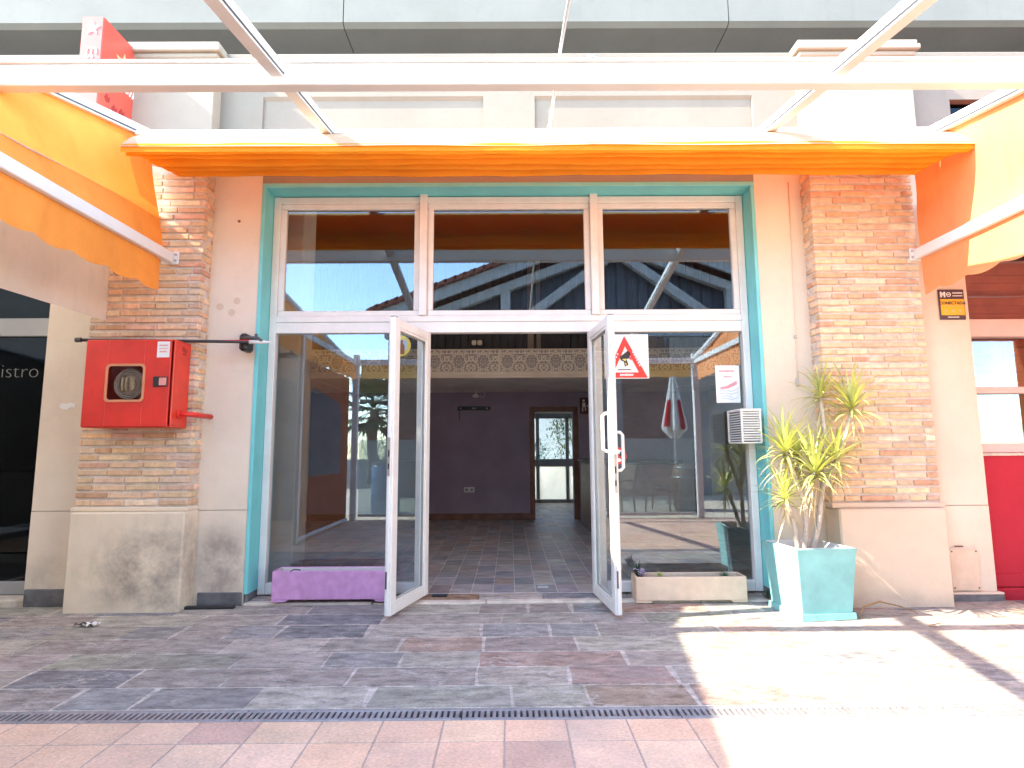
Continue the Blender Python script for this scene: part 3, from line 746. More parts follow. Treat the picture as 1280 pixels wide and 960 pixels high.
for x in (-2.79, 3.38):
    g = MB(); g.box(x - .035, x + .035, -5.25, -.342, 2.745, 2.832, .006); b_ = g.build('side_beam', 'alu', P)
    g = MB(); g.box(x - .065, x + .075, -.3415, -.325, 2.735, 2.842, .003); g.build('wall_plate', 'alu', b_)
    for z in (2.765, 2.815):
        xx = x + .055 if x < 0 else x - .052
        g = MB(); g.tube([(xx, -.352, z), (xx, -.3418, z)], .008, 8); g.build('bolt', 'steel', b_)
    g = MB(); g.box(x - .05, x + .05, -5.36, -5.26, 0, 2.95, .006); g.build('post', 'alu', P)
g = MB(); g.box(-2.84, 3.43, -5.35, -5.27, 2.755, 2.86, .005); g.build('front_beam', 'alu', P)

# retracted roof awning hanging in folds
W_ = thing('retracted_awning', 'orange canvas roof blind folded back in pleats above the shopfront', 'awning', (.25, -.8, 3.5))
def pleat(g, x0, x1, yc, w, z0, ph):
    """one hanging loop of cloth: U-shaped in section, running the length of the shopfront"""
    def fn(u, v):
        x = x0 + (x1 - x0) * u; e = min(u, 1 - u) * (x1 - x0)
        k = 1 if e > .07 else .45 + .55 * math.sqrt(max(0, 1 - (1 - e / .07) ** 2))
        cvv = min(1, max(0, (-.703 - yc) / .272)); zt = 3.652 - .175 * cvv - .085 * cvv ** 3 - .075
        zz = z0 + .005 * math.sin(u * 11 + ph) + .003 * math.sin(u * 47 + ph * 3) + .0015 * math.sin(u * 103 + ph * 5)
        ww = w * (1 + .08 * math.sin(u * 17 + ph * 2) + .05 * math.sin(u * 61 + ph))
        if v < .3: return (x, yc - ww / 2, zt + (zz + .07 - zt) * (v / .3))
        if v > .7: return (x, yc + ww / 2, zt + (zz + .07 - zt) * ((1 - v) / .3))
        q = (v - .3) / .4 * math.pi
        return (x, yc - ww / 2 * math.cos(q), zz + .07 - .07 * k * math.sin(q))
    g.grid(fn, 90, 20)
def cover(u, v):
    x = -2.80 + 6.22 * u
    return (x, -.703 - .285 * v + .004 * math.sin(u * 31) * v, 3.652 - .175 * v - .085 * v ** 3 + .003 * math.sin(u * 23 + 1) * v)
g = MB(); g.grid(cover, 90, 6)
cv = g.build('top_fold', 'orange_fade', W_)
M['orange_fold'] = fabric('pleated_orange_canvas', (.95, .42, .06), .4, (.95, .42, .05), .14)
for i, (x0, x1, yc, z0) in enumerate(((-2.80, 3.42, -.950, 3.345), (-2.76, 3.37, -.862, 3.360), (-2.72, 3.33, -.777, 3.352), (-2.69, 3.30, -.692, 3.358), (-2.66, 3.27, -.610, 3.350))):
    g = MB(); pleat(g, x0, x1, yc, .056, z0, i * 1.7); g.build('fold', 'orange_fold', W_)

# ------------------------------------------------------------------ side awnings
def side_canvas(g, x, y0, y1, side):
    def fn(u, v):
        y = y0 + (y1 - y0) * u
        zt = (rz(y) - .082 if y < -.6 else rz(-.6) - .09) + (.045 if side < 0 else 0); zb = 2.83
        if zt < zb + .01: zt = zb + .01
        z = zb + (zt - zb) * v
        wv = .012 * math.sin(u * 13 + v * 2.5) * math.sin(v * math.pi) + .008 * math.sin(u * 37 - v * 6) * math.sin(v * math.pi)
        lean = 0
        if side < 0:
            q = min(1.0, max(0.0, (-.47 - y) / 1.08)); q2 = max(0.0, (-1.55 - y) / 3.7)
            xt = -2.955 - .31 * q + .215 * q2; zt_ = 3.825 - .135 * q - .705 * q2 - .08
            if zt_ < zb + .01: zt_ = zb + .01
            lean = (xt - x) * v; z = zb + (zt_ - zb) * v
        return (x + side * wv + lean, y, z)
    g.grid(fn, 70, 14)
def valance(g, fn_xy, n, z1, depth, per, ph=0.0, wave=.012):
    """strip hanging from z1 whose lower edge is scalloped"""
    L = n
    pts = 160
    cols = []
    for i in range(pts + 1):
        u = i / pts; s_ = u * L
        zb = z1 - depth - .032 * abs(math.sin(math.pi * (s_ / per + ph))) ** .8
        col = []
        for j in range(5):
            v = j / 4; x, y, nx, ny = fn_xy(u); k = wave * v * math.sin(s_ * 4.1 + 1) + wave * .5 * v * math.sin(s_ * 11)
            col.append(g.bm.verts.new((x + nx * k, y + ny * k, z1 + (zb - z1) * v)))
        cols.append(col)
    for i in range(pts):
        for j in range(4):
            f = g.bm.faces.new((cols[i][j], cols[i + 1][j], cols[i + 1][j + 1], cols[i][j + 1])); f.smooth = True
for side, x, m, lab in ((-1, -2.795, 'orange', 'orange side awning with scalloped valance beside the red hose cabinet'), (1, 3.385, 'orange_red', 'orange side awning at right, bleached by full sun')):
    t = thing('side_awning', lab, 'awning', (x, -2.8, 2.8), 'side awnings of the terrace')
    g = MB(); side_canvas(g, x, -.42 if side < 0 else -.36, -5.2, side); cnv = g.build('canvas', m, t)
    g = MB(); y0 = -.46 if side < 0 else -.36
    valance(g, lambda u, x=x, y0=y0: (x, y0 - (5.2 + y0) * u, 1, 0), 5.2 + y0, 2.744, .245 if side < 0 else .27, .30, .1 if side < 0 else .55)
    g.build('valance', m, t)
t = thing('mustard_valance', 'mustard scalloped valance hanging from the far beam, seen mirrored in glass', 'valance', (.3, -5.31, 2.75))
g = MB(); valance(g, lambda u: (-2.7 + 5.99 * u, -5.31, 0, 1), 6.0, 2.753, .22, .30, 0); g.build('cloth', 'mustard', t)
# terracotta roll-down side curtain with a clear window
t = thing('side_curtain', 'terracotta roll-down curtain with arched clear window, mirrored in left glass', 'curtain', (-2.80, -3.8, 0))
g = MB()
win = [(-4.55, .85), (-4.55, 1.78), (-4.5, 1.92), (-4.38, 2.0), (-3.2, 2.12), (-3.05, 2.06), (-3.0, 1.93), (-3.0, .85)]
for q in ([(-4.95, .08), (-4.95, 2.47), (-4.56, 2.47), (-4.56, .08)], [(-2.99, .08), (-2.99, 2.47), (-2.69, 2.47), (-2.69, .08)], [(-4.559, .08), (-4.559, .849), (-2.991, .849), (-2.991, .08)], [(-4.559, 2.13), (-4.559, 2.47), (-2.991, 2.47), (-2.991, 2.13)],
          [(-4.559, 1.78), (-4.559, 2.129), (-4.38, 2.129), (-4.38, 2.0), (-4.5, 1.92), (-4.55, 1.78)], [(-4.379, 2.0), (-4.379, 2.129), (-3.2, 2.129), (-3.2, 2.12)], [(-3.199, 2.12), (-3.199, 2.129), (-2.991, 2.129), (-2.991, 1.93), (-3.0, 1.93), (-3.05, 2.06)]):
    g.prism(q, -2.812, -2.808, 'x')
g.build('cloth', 'curtain', t)
g = MB(); g.prism(win, -2.811, -2.809, 'x'); g.build('clear_window', 'vinyl_clear', t)
g = MB(); g.box(-2.835, -2.775, -2.685, -2.62, .0, 2.744, .005); g.build('guide_post', 'alu', t)
g = MB(); g.box(-2.84, -2.78, -4.95, -2.69, .03, .078, .01); g.build('bottom_bar', 'alu', t)

# ------------------------------------------------------------------ neighbours
Lb = thing('neighbour_shop', 'dark glazed bistro front at the left edge beyond the cream pier', 'building', (-5.5, .1, 0))
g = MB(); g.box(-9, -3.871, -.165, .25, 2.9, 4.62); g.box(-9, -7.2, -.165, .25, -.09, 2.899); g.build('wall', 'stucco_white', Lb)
g = MB(); g.box(-7.19, -3.872, .06, .14, 2.225, 2.385, .004); g.box(-7.19, -3.872, .06, .14, .03, .135, .004); g.box(-7.19, -3.872, .06, .14, 2.78, 2.899, .004)
for x in (-7.18, -5.55, -3.94): g.box(x, x + .06, .065, .135, .136, 2.224, .004)
g.build('frame', 'greyframe', Lb)
g = MB(); g.box(-7.17, -3.89, .096, .102, .13, 2.23); g.box(-7.17, -3.89, .096, .102, 2.38, 2.79); g.build('window_pane', 'glass_dark', Lb)
lettering('Bistro', .178, (-4.352, .0935, 1.915), 'faded_letter', Lb, spacing=1.02, bold=-.005)
g = MB(); g.box(-7.5, -3.9, 3.2, 3.3, 0, 3.2); g.box(-7.5, -7.4, .26, 3.2, 0, 3.2); g.box(-3.88, -3.8, .26, 3.2, 0, 3.2); g.box(-7.4, -3.88, .26, 3.2, 3.1, 3.2); g.box(-7.4, -3.88, .15, 3.2, -.05, .01); g.build('inner_wall', 'board', Lb)
g = MB(); g.box(-7.1, -4.4, 1.6, 1.9, .0, 1.0, .01); g.box(-4.9, -4.3, 2.6, 2.7, 1.3, 2.0, .01); g.build('counter', 'greywall', Lb)
g = MB(); g.box(-7.2, -3.88, -.12, .055, -.08, .03, .006); g.build('step', 'kerb', Lb)
# the neighbour's white canopy: roof sheet and the deep white side cloth
t = thing('white_canopy', 'white canvas canopy of the bistro behind the orange scalloped valance', 'canopy', (-4, -2, 2.5))
def wp(u, v):
    y = -.10 - 5.1 * u; zt = 2.86 ; zb = 2.262 + .012 * math.sin(u * 9)
    return (-3.30 + .02 * math.sin(u * 11 + v * 2) * v, y - .03 * v * (1 if u == 0 else 0), zt + (zb - zt) * v)
g = MB(); g.grid(wp, 50, 8); g.build('side_cloth', 'white_cloth', t)
def rp(u, v):
    y = -.32 - 5.0 * u; x = -2.90 - 5.6 * v
    return (x, y, 3.13 + .09 * (y + .6) + .03 * math.sin(v * 6) + .10 * v)
g = MB(); g.grid(rp, 20, 20); g.build('roof_cloth', fabric('white_roof_canvas', (.72, .68, .62), .32), t)
g = MB(); g.box(-8.4, -8.36, -5.3, -.2, 0, 3.0); g.build('grey_screen', 'greywall', t)
g = MB(); g.box(-8.35, -3.0, -5.30, -5.26, 0, 2.6); g.build('grey_blind', 'greywall', t)
g = MB(); g.box(-8.4, -3.0, -5.35, -5.27, 2.62, 2.70, .005); g.box(-3.34, -3.27, -5.25, -.18, 2.861, 2.93, .005); g.build('frame', 'alu', t)

Rb = thing('pink_restaurant', 'crimson and pink restaurant front at the right edge with window above', 'building', (5.5, .1, 0))
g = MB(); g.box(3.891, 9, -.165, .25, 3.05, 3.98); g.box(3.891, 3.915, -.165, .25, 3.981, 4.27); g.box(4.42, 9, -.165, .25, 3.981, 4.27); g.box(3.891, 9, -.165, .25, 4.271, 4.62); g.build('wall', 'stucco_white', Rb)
g = MB(); g.box(3.892, 8.0, -.01, .25, -.09, 1.13); g.box(3.893, 8.0, -.05, -.011, -.09, .05, .006); g.box(3.893, 8, -.03, -.0105, .06, .16, .004); g.build('lower_wall', 'crimson', Rb)
g = MB(); g.box(3.892, 8, -.045, .2, 1.131, 1.155, .004); g.build('sill_lip', 'kerb', Rb)
g = MB()
g.box(3.892, 8, -.02, .12, 1.156, 1.235, .005); g.box(3.96, 8, .005, .1, 1.665, 1.722, .004); g.box(3.892, 8, .0, .12, 2.165, 2.32, .005); g.box(3.892, 8, .0, .12, 2.98, 3.049, .005)
g.box(3.892, 4.02, .003, .118, 1.2355, 2.1645, .004); g.box(3.892, 4.0, .003, .118, 2.3205, 2.979, .004); g.box(4.60, 4.68, .003, .118, 1.2355, 2.1645, .004); g.box(5.6, 5.7, .003, .118, 1.2355, 2.1645, .004); g.box(6.9, 8, .003, .118, 1.2355, 2.979, .004)
wf = g.build('window_frame', 'pinkframe', Rb)
g = MB(); g.box(4.01, 6.95, .058, .064, 1.23, 2.17); g.box(3.99, 6.95, .058, .064, 2.315, 2.985); g.build('pane', 'glass', wf)
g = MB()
for k in range(9): g.hexa([(3.99, .45, 2.33 + k * .075), (6.9, .45, 2.33 + k * .075), (6.9, .5, 2.33 + k * .075), (3.99, .5, 2.33 + k * .075)], [(3.99, .45, 2.40 + k * .075), (6.9, .45, 2.40 + k * .075), (6.9, .5, 2.40 + k * .075), (3.99, .5, 2.40 + k * .075)])  # upper slats stand in for the red canopy's reflection in the pane
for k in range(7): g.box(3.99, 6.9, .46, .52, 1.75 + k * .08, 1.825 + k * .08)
g.build('blind_and_reflection', 'red_slat', Rb)
g = MB(); g.box(3.9, 7, 2.4, 2.5, 0, 3.2); g.box(3.892, 3.94, .26, 2.4, 0, 3.2); g.box(7, 7.1, .26, 2.5, 0, 3.2); g.box(3.94, 7, .26, 2.4, 3.1, 3.2); g.build('inner_wall', plain('dim_maroon_wall', (.10, .03, .03), .8, .1, 3, .2, 40), Rb)
g = MB()
def drape(u, v): return (4.36 + .16 * u + .03 * v * (1 - u), .20 + .02 * math.sin(u * 22), 1.2 + .95 * (1 - v))
g.grid(drape, 30, 4); g.build('drape', 'white_cloth', Rb)
g = MB(); g.box(3.93, 4.405, -.10, -.06, 3.985, 4.265); g.build('upper_window', 'glass_dark', Rb)
g = MB(); g.box(3.93, 4.405, -.055, .2, 3.982, 4.268); g.build('upper_recess', 'board', Rb)

t = thing('red_canopy', 'red canvas canopy over the restaurant terrace, mirrored in its windows', 'canopy', (5.5, -2.5, 3.0))
g = MB(); g.grid(lambda u, v: (3.56 + 5.4 * u, -.18 - 4.6 * v, 3.30 - .12 * v - .03 * math.sin(v * 14)), 8, 30); g.build('cloth', fabric('brick_red_canvas', (.55, .12, .07), .3), t)
g = MB(); g.box(8.85, 8.9, -4.8, -.1, 0, 3.2); g.build('added_end_curtain', 'curtain', t)  # unseen sheet added so the restaurant panes stop mirroring bright sky
g = MB()
for y in (-.5, -1.8, -3.2, -4.7): g.box(3.56, 8.84, y - .03, y + .03, 3.04, 3.10, .004)
g.build('frame', 'alu', t)
# the concrete deck over the roofs
t = thing('concrete_deck', 'long grey precast concrete deck running above the shop parapet', 'concrete deck', (0, 5, 6.3))
for x0, x1 in ((-16, -6.712), (-6.70, -2.012), (-2.0, 2.70), (2.712, 7.40), (7.412, 16)):
    g = MB(); g.prism([(1.5, 7.6), (1.5, 6.40), (1.56, 6.355), (6.0, 6.355), (6.0, 7.6)], x0, x1, 'x'); g.build('deck_panel', 'concrete', t)
for x in (-10, 10):
    g = MB(); g.box(x - .5, x + .5, 4.5, 5.5, -.1, 6.354, .03); g.build('pier', 'concrete', t)

# ------------------------------------------------------------------ red lightbox sign
t = thing('red_sign', 'red projecting beer sign with white star above the left orange awning', 'sign', (-3.3, -.45, 3.9))
g = MB(); g.box(-3.385, -3.215, -.695, -.215, 3.62, 4.655, .004); g.build('case', 'signred', t)
g = MB(); g.box(-3.381, -3.219, -.699, -.6955, 3.625, 4.650); g.build('front_panel', 'signpink', t)
g = MB(); g.box(-3.34, -3.26, -.2145, -.171, 3.8, 3.9); g.box(-3.34, -3.26, -.2145, -.171, 4.4, 4.5); g.build('wall_mount', 'darkgrey', t)
g = MB(); g.prism(star(-3.297, 4.555, .062), -.7025, -.6995); g.build('star', 'paper', t)
lettering('Estrella', .125, (-3.297, -.7005, 4.22), 'paper', t, rot=(R(90), R(90), 0), shear=.15)
lettering('Estrella', .150, (-3.2135, -.455, 4.25), 'paper', t, rot=(R(90), 0, R(90)), shear=.3, bold=.002)
g = MB(); g.prism([(p[0], p[1]) for p in star(-.44, 4.42, .105)], -3.2145, -3.212, 'x'); g.build('star', 'gold', t)
g = MB()
for k in range(5):
    y = -.63 + k * .085; z = 4.02 - .03 * (k % 2) - k * .012
    g.prism([(y, z), (y + .03, z + .045), (y + .05, z + .01), (y + .066, z + .04), (y + .06, z - .02), (y + .025, z - .03)], -3.2145, -3.2125, 'x')
g.build('ornament', plain('dark_red_print', (.38, .03, .03), .4, .1, 9, 0), t)

# ------------------------------------------------------------------ fire hose cabinet
t = thing('fire_hose_cabinet', 'red fire hose cabinet with round reel behind window on left pillar', 'hose cabinet', (-2.91, -.43, 1.39))
x0, x1, z0, z1, yf, yb = -3.25, -2.575, 1.392, 2.068, -.55, -.324
wx0, wx1, wz0, wz1 = -3.068, -2.79, 1.595, 1.865
g = MB()
g.box(x0, x1, yf + .012, yb, z0, z0 + .012, .003); g.box(x0, x1, yf + .012, yb, z1 - .012, z1, .003); g.box(x0, x0 + .012, yf + .012, yb, z0 + .0125, z1 - .0125, .003); g.box(x1 - .012, x1, yf + .012, yb, z0 + .0125, z1 - .0125, .003)
g.box(x0 + .0125, x1 - .0125, yb - .012, yb, z0 + .0125, z1 - .0125)
g.build('body', 'red_lip', t)
g = MB(); d0, d1, e0, e1 = x0 + .006, x1 - .02, z0 + .006, z1 - .006; ya, yb_ = yf - .006, yf + .011
g.box(d0, wx0, ya, yb_, e0, e1, .003); g.box(wx1, d1, ya, yb_, e0, e1, .003); g.box(wx0 + .0003, wx1 - .0003, ya, yb_, e0, wz0, .003); g.box(wx0 + .0003, wx1 - .0003, ya, yb_, wz1, e1, .003)
dr = g.build('door', 'red', t)
g = MB()
o_, i_ = rrect(wx0 - .012, wx1 + .012, wz0 - .012, wz1 + .012, .035), rrect(wx0 + .006, wx1 - .006, wz0 + .006, wz1 - .006, .028)
n = len(o_)
for k in range(n): g.prism([o_[k], o_[(k + 1) % n], i_[(k + 1) % n], i_[k]], ya - .006, ya - .0005)
g.build('window_frame', plain('salmon_gasket', (.62, .24, .13), .5, .1, 9, .1, 30), dr)
g = MB(); g.box(wx0 + .002, wx1 - .002, ya + .004, ya + .008, wz0 + .002, wz1 - .002); g.build('pane', 'hose_pane', dr)
g = MB(); g.box(-2.66, -2.605, ya - .012, ya - .001, 1.70, 1.775, .003); g.box(-2.715, -2.661, ya - .006, ya - .001, 1.698, 1.777, .002); lt = g.build('latch', 'black', dr)
g = MB(); g.box(-2.663, -2.609, ya - .016, ya - .0125, 1.708, 1.768, .004); g.build('latch_button', 'pinkbtn', dr)
g = MB(); g.box(-2.70, -2.605, ya - .003, ya - .001, 1.925, 2.048); st_ = g.build('sticker', 'paper', dr)
g = MB(); bar_text(g, -2.685, -2.62, 2.012, 2.024, ya - .0035, 6); bar_text(g, -2.685, -2.62, 1.99, 1.998, ya - .0035, 7); bar_text(g, -2.68, -2.625, 1.962, 1.976, ya - .0035, 5); g.build('print', 'pinkbtn', dr)
cx, cz = (wx0 + wx1) / 2, (wz0 + wz1) / 2 - .005
g = MB()
def ring(g, r, rr, y, n=36): g.tube([(cx + r * math.cos(2 * math.pi * k / n), y, cz + r * math.sin(2 * math.pi * k / n)) for k in range(n + 1)], rr, 8, False)
for r in (.112, .098): ring(g, r, .010, -.505)
ring(g, .082, .007, -.508)
rl = g.build('hose_reel', plain('reel_rim_grey', (.24, .22, .20), .5, .2, 9, .2, 30), t)
g = MB(); g.prism(disc(cx, cz, .105), -.495, -.40); g.build('reel_drum', plain('reel_grey', (.42, .36, .30), .5, .2, 9, .2, 30), rl)
g = MB()
for dx in (-.05, -.02): g.tube([(cx + dx, -.51, cz - .055), (cx + dx, -.515, cz), (cx + dx, -.51, cz + .05)], .011, 8)
g.prism([(cx + .03 + .020 * math.cos(a), cz + .05 * math.sin(a)) for a in [2 * math.pi * k / 20 for k in range(20)]], -.52, -.50); g.build('hose', 'khaki', rl)
g = MB(); g.tube([(x1 - .01, -.445, 1.495), (-2.50, -.44, 1.496), (-2.475, -.42, 1.493), (-2.465, -.38, 1.492), (-2.465, -.168, 1.492)], .020, 12); g.tube([(x1 - .004, -.445, 1.495), (x1 + .02, -.445, 1.495)], .034, 12); g.build('supply_pipe', 'red', t)
g = MB()
for a in range(3): g.prism(disc(x1, 0, .001, 4), 0, .001) if False else None
for k in range(3): g.box(x1 + .0005, x1 + .002, -.44 + k * .022, -.428 + k * .022, 1.99 - k * .004, 2.03 - k * .008)
g.box(x1 + .0005, x1 + .002, -.43, -.39, 1.965, 1.978)
g.build('marking', plain('dark_red_mark', (.35, .015, .012), .4, .1, 9, 0), t)

# rod lying across the cabinet top and its wall clip
t = thing('crank_rod', 'thin black awning rod resting across the top of the hose cabinet', 'rod', (-2.7, -.44, 2.08))
g = MB(); g.tube([(-3.36, -.47, 2.0815), (-2.04, -.33, 2.085)], .0125, 10); g.build('shaft', 'black', t)
g = MB(); g.tube([(-3.395, -.474, 2.081), (-3.355, -.4695, 2.0815)], .019, 10); g.build('grip', 'darkgrey', t)
g = MB(); g.tube([(-2.33, -.3615, 2.087), (-2.09, -.336, 2.0955)], .009, 8); g.build('red_sleeve', 'red', t)
g = MB(); g.tube([(-2.10, -.34, 2.0835), (-1.99, -.325, 2.085), (-1.935, -.318, 2.086)], [.016, .014, .004], 10); g.build('white_tip', 'paper', t)
t = thing('rod_clip', 'black plastic wall clip holding the rod beside the turquoise frame', 'wall clip', (-2.16, -.25, 2.08))
g = MB(); g.box(-2.205, -2.135, -.31, -.171, 2.02, 2.165, .02); g.build('block', 'black', t)
g = MB(); g.tube([(-2.17, -.345, 2.11), (-2.04, -.335, 2.12), (-2.0, -.33, 2.09)], .014, 8); g.tube([(-2.05, -.335, 2.10), (-2.05, -.335, 2.15)], .012, 8); g.build('hook', 'darkgrey', t)

# ------------------------------------------------------------------ planters
def trough(t, x0, x1, yf, yb, z0, z1, mat, inner, w=.018):
    g = MB()
    g.box(x0, x1, yf, yf + w, z0 + .016, z1, .004); g.box(x0, x1, yb - w, yb, z0 + .016, z1, .004); g.box(x0, x0 + w, yf + w + .0005, yb - w - .0005, z0 + .016, z1, .004); g.box(x1 - w, x1, yf + w + .0005, yb - w - .0005, z0 + .016, z1, .004)
    g.box(x0 + w, x1 - w, yf + w, yb - w, z0 + .017, z0 + .03)
    for a, b in ((x0, x0 + .13), (x1 - .13, x1)):
        s_ = 1 if a == x0 else -1
        q = [(a, z0 + .0155), (b, z0 + .0155), (b - (.02 if s_ > 0 else 0), z0), (a + (.02 if s_ < 0 else 0), z0)]
        g.prism(q, yf + .001, yb - .001)
    g.build('tub', mat, t)
    g = MB()
    g.box(x0 + w + .001, x1 - w - .001, yb - w - .004, yb - w - .001, z0 + .05, z1 - .004); g.box(x0 + w + .001, x0 + w + .004, yf + w, yb - w - .004, z0 + .05, z1 - .004); g.build('inner_wall', inner, t)
t = thing('lilac_window_box', 'empty lilac rectangular trough below the left window', 'window box', (-1.4, -.13, .03))
trough(t, -1.885, -.95, -.225, -.045, .028, .263, 'lilac', 'lilac_in')
g = MB(); g.box(-1.86, -.975, -.205, -.065, .06, .10); g.build('soil', 'soil', t)
g = MB(); g.tube([(-1.74, -.23, .262), (-1.72, -.20, .272), (-1.70, -.15, .26), (-1.66, -.12, .2)], .004, 6); g.build('wire', 'black', t)
t = thing('beige_window_box', 'beige rectangular trough with small plants below the right window', 'window box', (1.42, -.15, .01))
trough(t, .985, 1.86, -.245, -.065, .006, .203, 'beige', 'beige')
g = MB(); g.box(1.01, 1.835, -.224, -.086, .10, .165); g.build('soil', 'soil', t)
def tuft(g, c, n, l, w, droop=.4, up=(20, 85)):
    for i in range(n):
        a = random.uniform(0, 2 * math.pi); el = R(random.uniform(*up)); L = l * random.uniform(.6, 1.1)
        leaf(g, Vector(c) + Vector((random.uniform(-.01, .01), random.uniform(-.01, .01), random.uniform(-.01, .01))), a, el, L, w * random.uniform(.7, 1.2), droop)
def leaf(g, p, a, el, L, w, droop, n=5):
    """a tapering strap leaf that arches over; V-folded along its midrib"""
    d = Vector((math.cos(a), math.sin(a), 0)); sd = Vector((-math.sin(a), math.cos(a), 0))
    pos = Vector(p); ang = el; rows = []
    for i in range(n + 1):
        q = i / n; ww = w * (.55 + .9 * q if q < .35 else (1 - q) * 1.33 + .02) * .5
        nrm = Vector((-math.sin(ang) * d.x, -math.sin(ang) * d.y, math.cos(ang)))
        rows.append((g.bm.verts.new(pos - sd * ww + nrm * ww * .35), g.bm.verts.new(pos), g.bm.verts.new(pos + sd * ww + nrm * ww * .35)))
        pos = pos + (d * math.cos(ang) + Vector((0, 0, math.sin(ang)))) * (L / n); ang -= droop * (1.6 * q + .3) / n * 2
    for i in range(n):
        for k in (0, 1):
            f = g.bm.faces.new((rows[i][k], rows[i][k + 1], rows[i + 1][k + 1], rows[i + 1][k])); f.smooth = True
def small_plant(name, label, c, n, l, w, mat, up=(20, 85), cat='plant'):
    t = thing(name, label, cat, c)
    g = MB(); tuft(g, c, n, l, w, .3, up); g.build('leaf_tuft', mat, t); return t
t = small_plant('pansy', 'small lilac flowering plant at the left end of the beige trough', (1.045, -.17, .162), 26, .055, .022, 'leaf_mid', (0, 70))
g = MB()
for i in range(16):
    c = Vector((1.04 + random.uniform(-.05, .05), -.18 + random.uniform(-.03, .03), .212 + random.uniform(-.015, .035)))
    for k in range(5): leaf(g, c, 2 * math.pi * k / 5 + i, R(random.uniform(0, 35)), .02, .022, .2, 3)
g.build('blossom', 'petal', t)
small_plant('dark_succulent', 'dark spiky sprig leaning from the beige trough corner near the door', (.995 + .04, -.10, .165), 26, .15, .022, 'leaf_dark', (40, 88))
small_plant('yellow_green_shrublet', 'tiny yellow green shrub in the beige trough, second plant from door', (1.195, -.15, .162), 34, .085, .016, 'leaf', (20, 88))
small_plant('blue_green_succulent', 'blue green spiky succulent at the right end of the beige trough', (1.72, -.15, .162), 40, .085, .014, 'leaf_mid', (15, 80))
small_plant('grey_weed', 'thin grey weed growing at the foot of the right jamb', (2.06, -.15, .01), 16, .10, .012, 'leaf_dark', (30, 88))

# turquoise planter and the dracaena in it
PC = Vector((2.215, -.51, 0))
t = thing('turquoise_planter', 'tall tapered square turquoise planter with white inside by the pilaster', 'planter', PC)
def sq(h, z, c=PC, tw=R(7)):
    return [(c.x + h * (a * math.cos(tw) - b * math.sin(tw)), c.y + h * (a * math.sin(tw) + b * math.cos(tw)), z) for a, b in ((-1, -1), (1, -1), (1, 1), (-1, 1))]
g = MB()
def shell(g, ho0, hi0, z0, ho1, hi1, z1):
    A, Bm, C_, D = sq(ho0, z0), sq(hi0, z0), sq(ho1, z1), sq(hi1, z1)
    for i in range(4):
        j = (i + 1) % 4
        g.hexa([A[i], A[j], Bm[j], Bm[i]], [C_[i], C_[j], D[j], D[i]])
shell(g, .190, .165, .045, .223, .205, .455); shell(g, .224, .203, .4555, .229, .205, .492)
g.hexa(sq(.208, .0), sq(.205, .044)); g.hexa(sq(.16, .0445), sq(.163, .06))
g.build('pot', 'aqua', t)
g = MB(); shell(g, .2045, .198, .38, .2025, .198, .496); g.build('liner', 'liner', t)
g = MB(); g.hexa(sq(.19, .35), sq(.197, .415)); g.build('soil', 'soil', t)
t = thing('dracaena', 'spiky yellow green dracaena with bare pale trunks in the turquoise planter', 'plant', (PC.x, PC.y, .41))
heads = [(2.40, -.50, 1.60, .27, 40), (2.60, -.56, 1.50, .34, 60), (2.08, -.55, 1.18, .34, 58), (2.27, -.60, 1.02, .37, 80), (2.46, -.56, 1.12, .31, 46), (2.05, -.56, .84, .28, 46), (2.20, -.48, 1.14, .26, 34)]
trunks = [[(2.16, -.50, .40), (2.13, -.52, .6), (2.06, -.555, .84)], [(2.19, -.52, .40), (2.20, -.54, .62), (2.20, -.56, .85), (2.27, -.60, 1.03)], [(2.24, -.50, .40), (2.30, -.53, .62), (2.33, -.55, .85), (2.38, -.53, 1.1), (2.41, -.51, 1.3), (2.40, -.50, 1.60)],
          [(2.35, -.55, .92), (2.43, -.56, 1.05), (2.51, -.57, 1.24), (2.60, -.56, 1.50)], [(2.20, -.55, .78), (2.15, -.55, .95), (2.08, -.55, 1.18)], [(2.38, -.53, 1.02), (2.46, -.56, 1.12)], [(2.20, -.55, .86), (2.20, -.48, 1.14)]]
for p in trunks:
    g = MB(); rr = [.021 - .005 * i / max(1, len(p) - 1) for i in range(len(p))]
    if p[0][2] > .7: rr = [x * .85 for x in rr]
    pp = []; r2 = []
    for i in range(len(p) - 1):   # ringed, slightly knotted stem
        for k in range(6):
            q = k / 6; pp.append(Vector(p[i]).lerp(Vector(p[i + 1]), q) + Vector((random.uniform(-.002, .002), random.uniform(-.002, .002), 0))); r2.append((rr[i] * (1 - q) + rr[i + 1] * q) * random.uniform(.92, 1.08))
    pp.append(Vector(p[-1])); r2.append(rr[-1]); g.tube(pp, r2, 9); g.build('trunk', 'bark', t)
for i, (x, y, z, L, n) in enumerate(heads):
    g = MB()
    n = int(n * 1.2); L *= 1.2
    for k in range(n):
        q = k / n; a = k * 2.39996 + random.uniform(-.3, .3)
        el = R(80 - 105 * q + random.uniform(-10, 10)); z_ = z + .05 * (1 - q) - .03
        leaf(g, (x, y, z_), a, el, L * (.65 + .4 * math.sin(math.pi * min(1, q + .25))) * random.uniform(.8, 1.12), .021 * random.uniform(.8, 1.25), random.uniform(.15, .75), 6)
    lh = g.build('leaf_head', 'leaf', t)
    g = MB()
    for k in range(9): leaf(g, (x, y, z - .03 - .012 * k), random.uniform(0, 6.28), R(random.uniform(-75, -25)), L * random.uniform(.5, .85), .017, random.uniform(.1, .5), 5)
    g.build('dry_leaf_skirt', 'dead_leaf', lh)

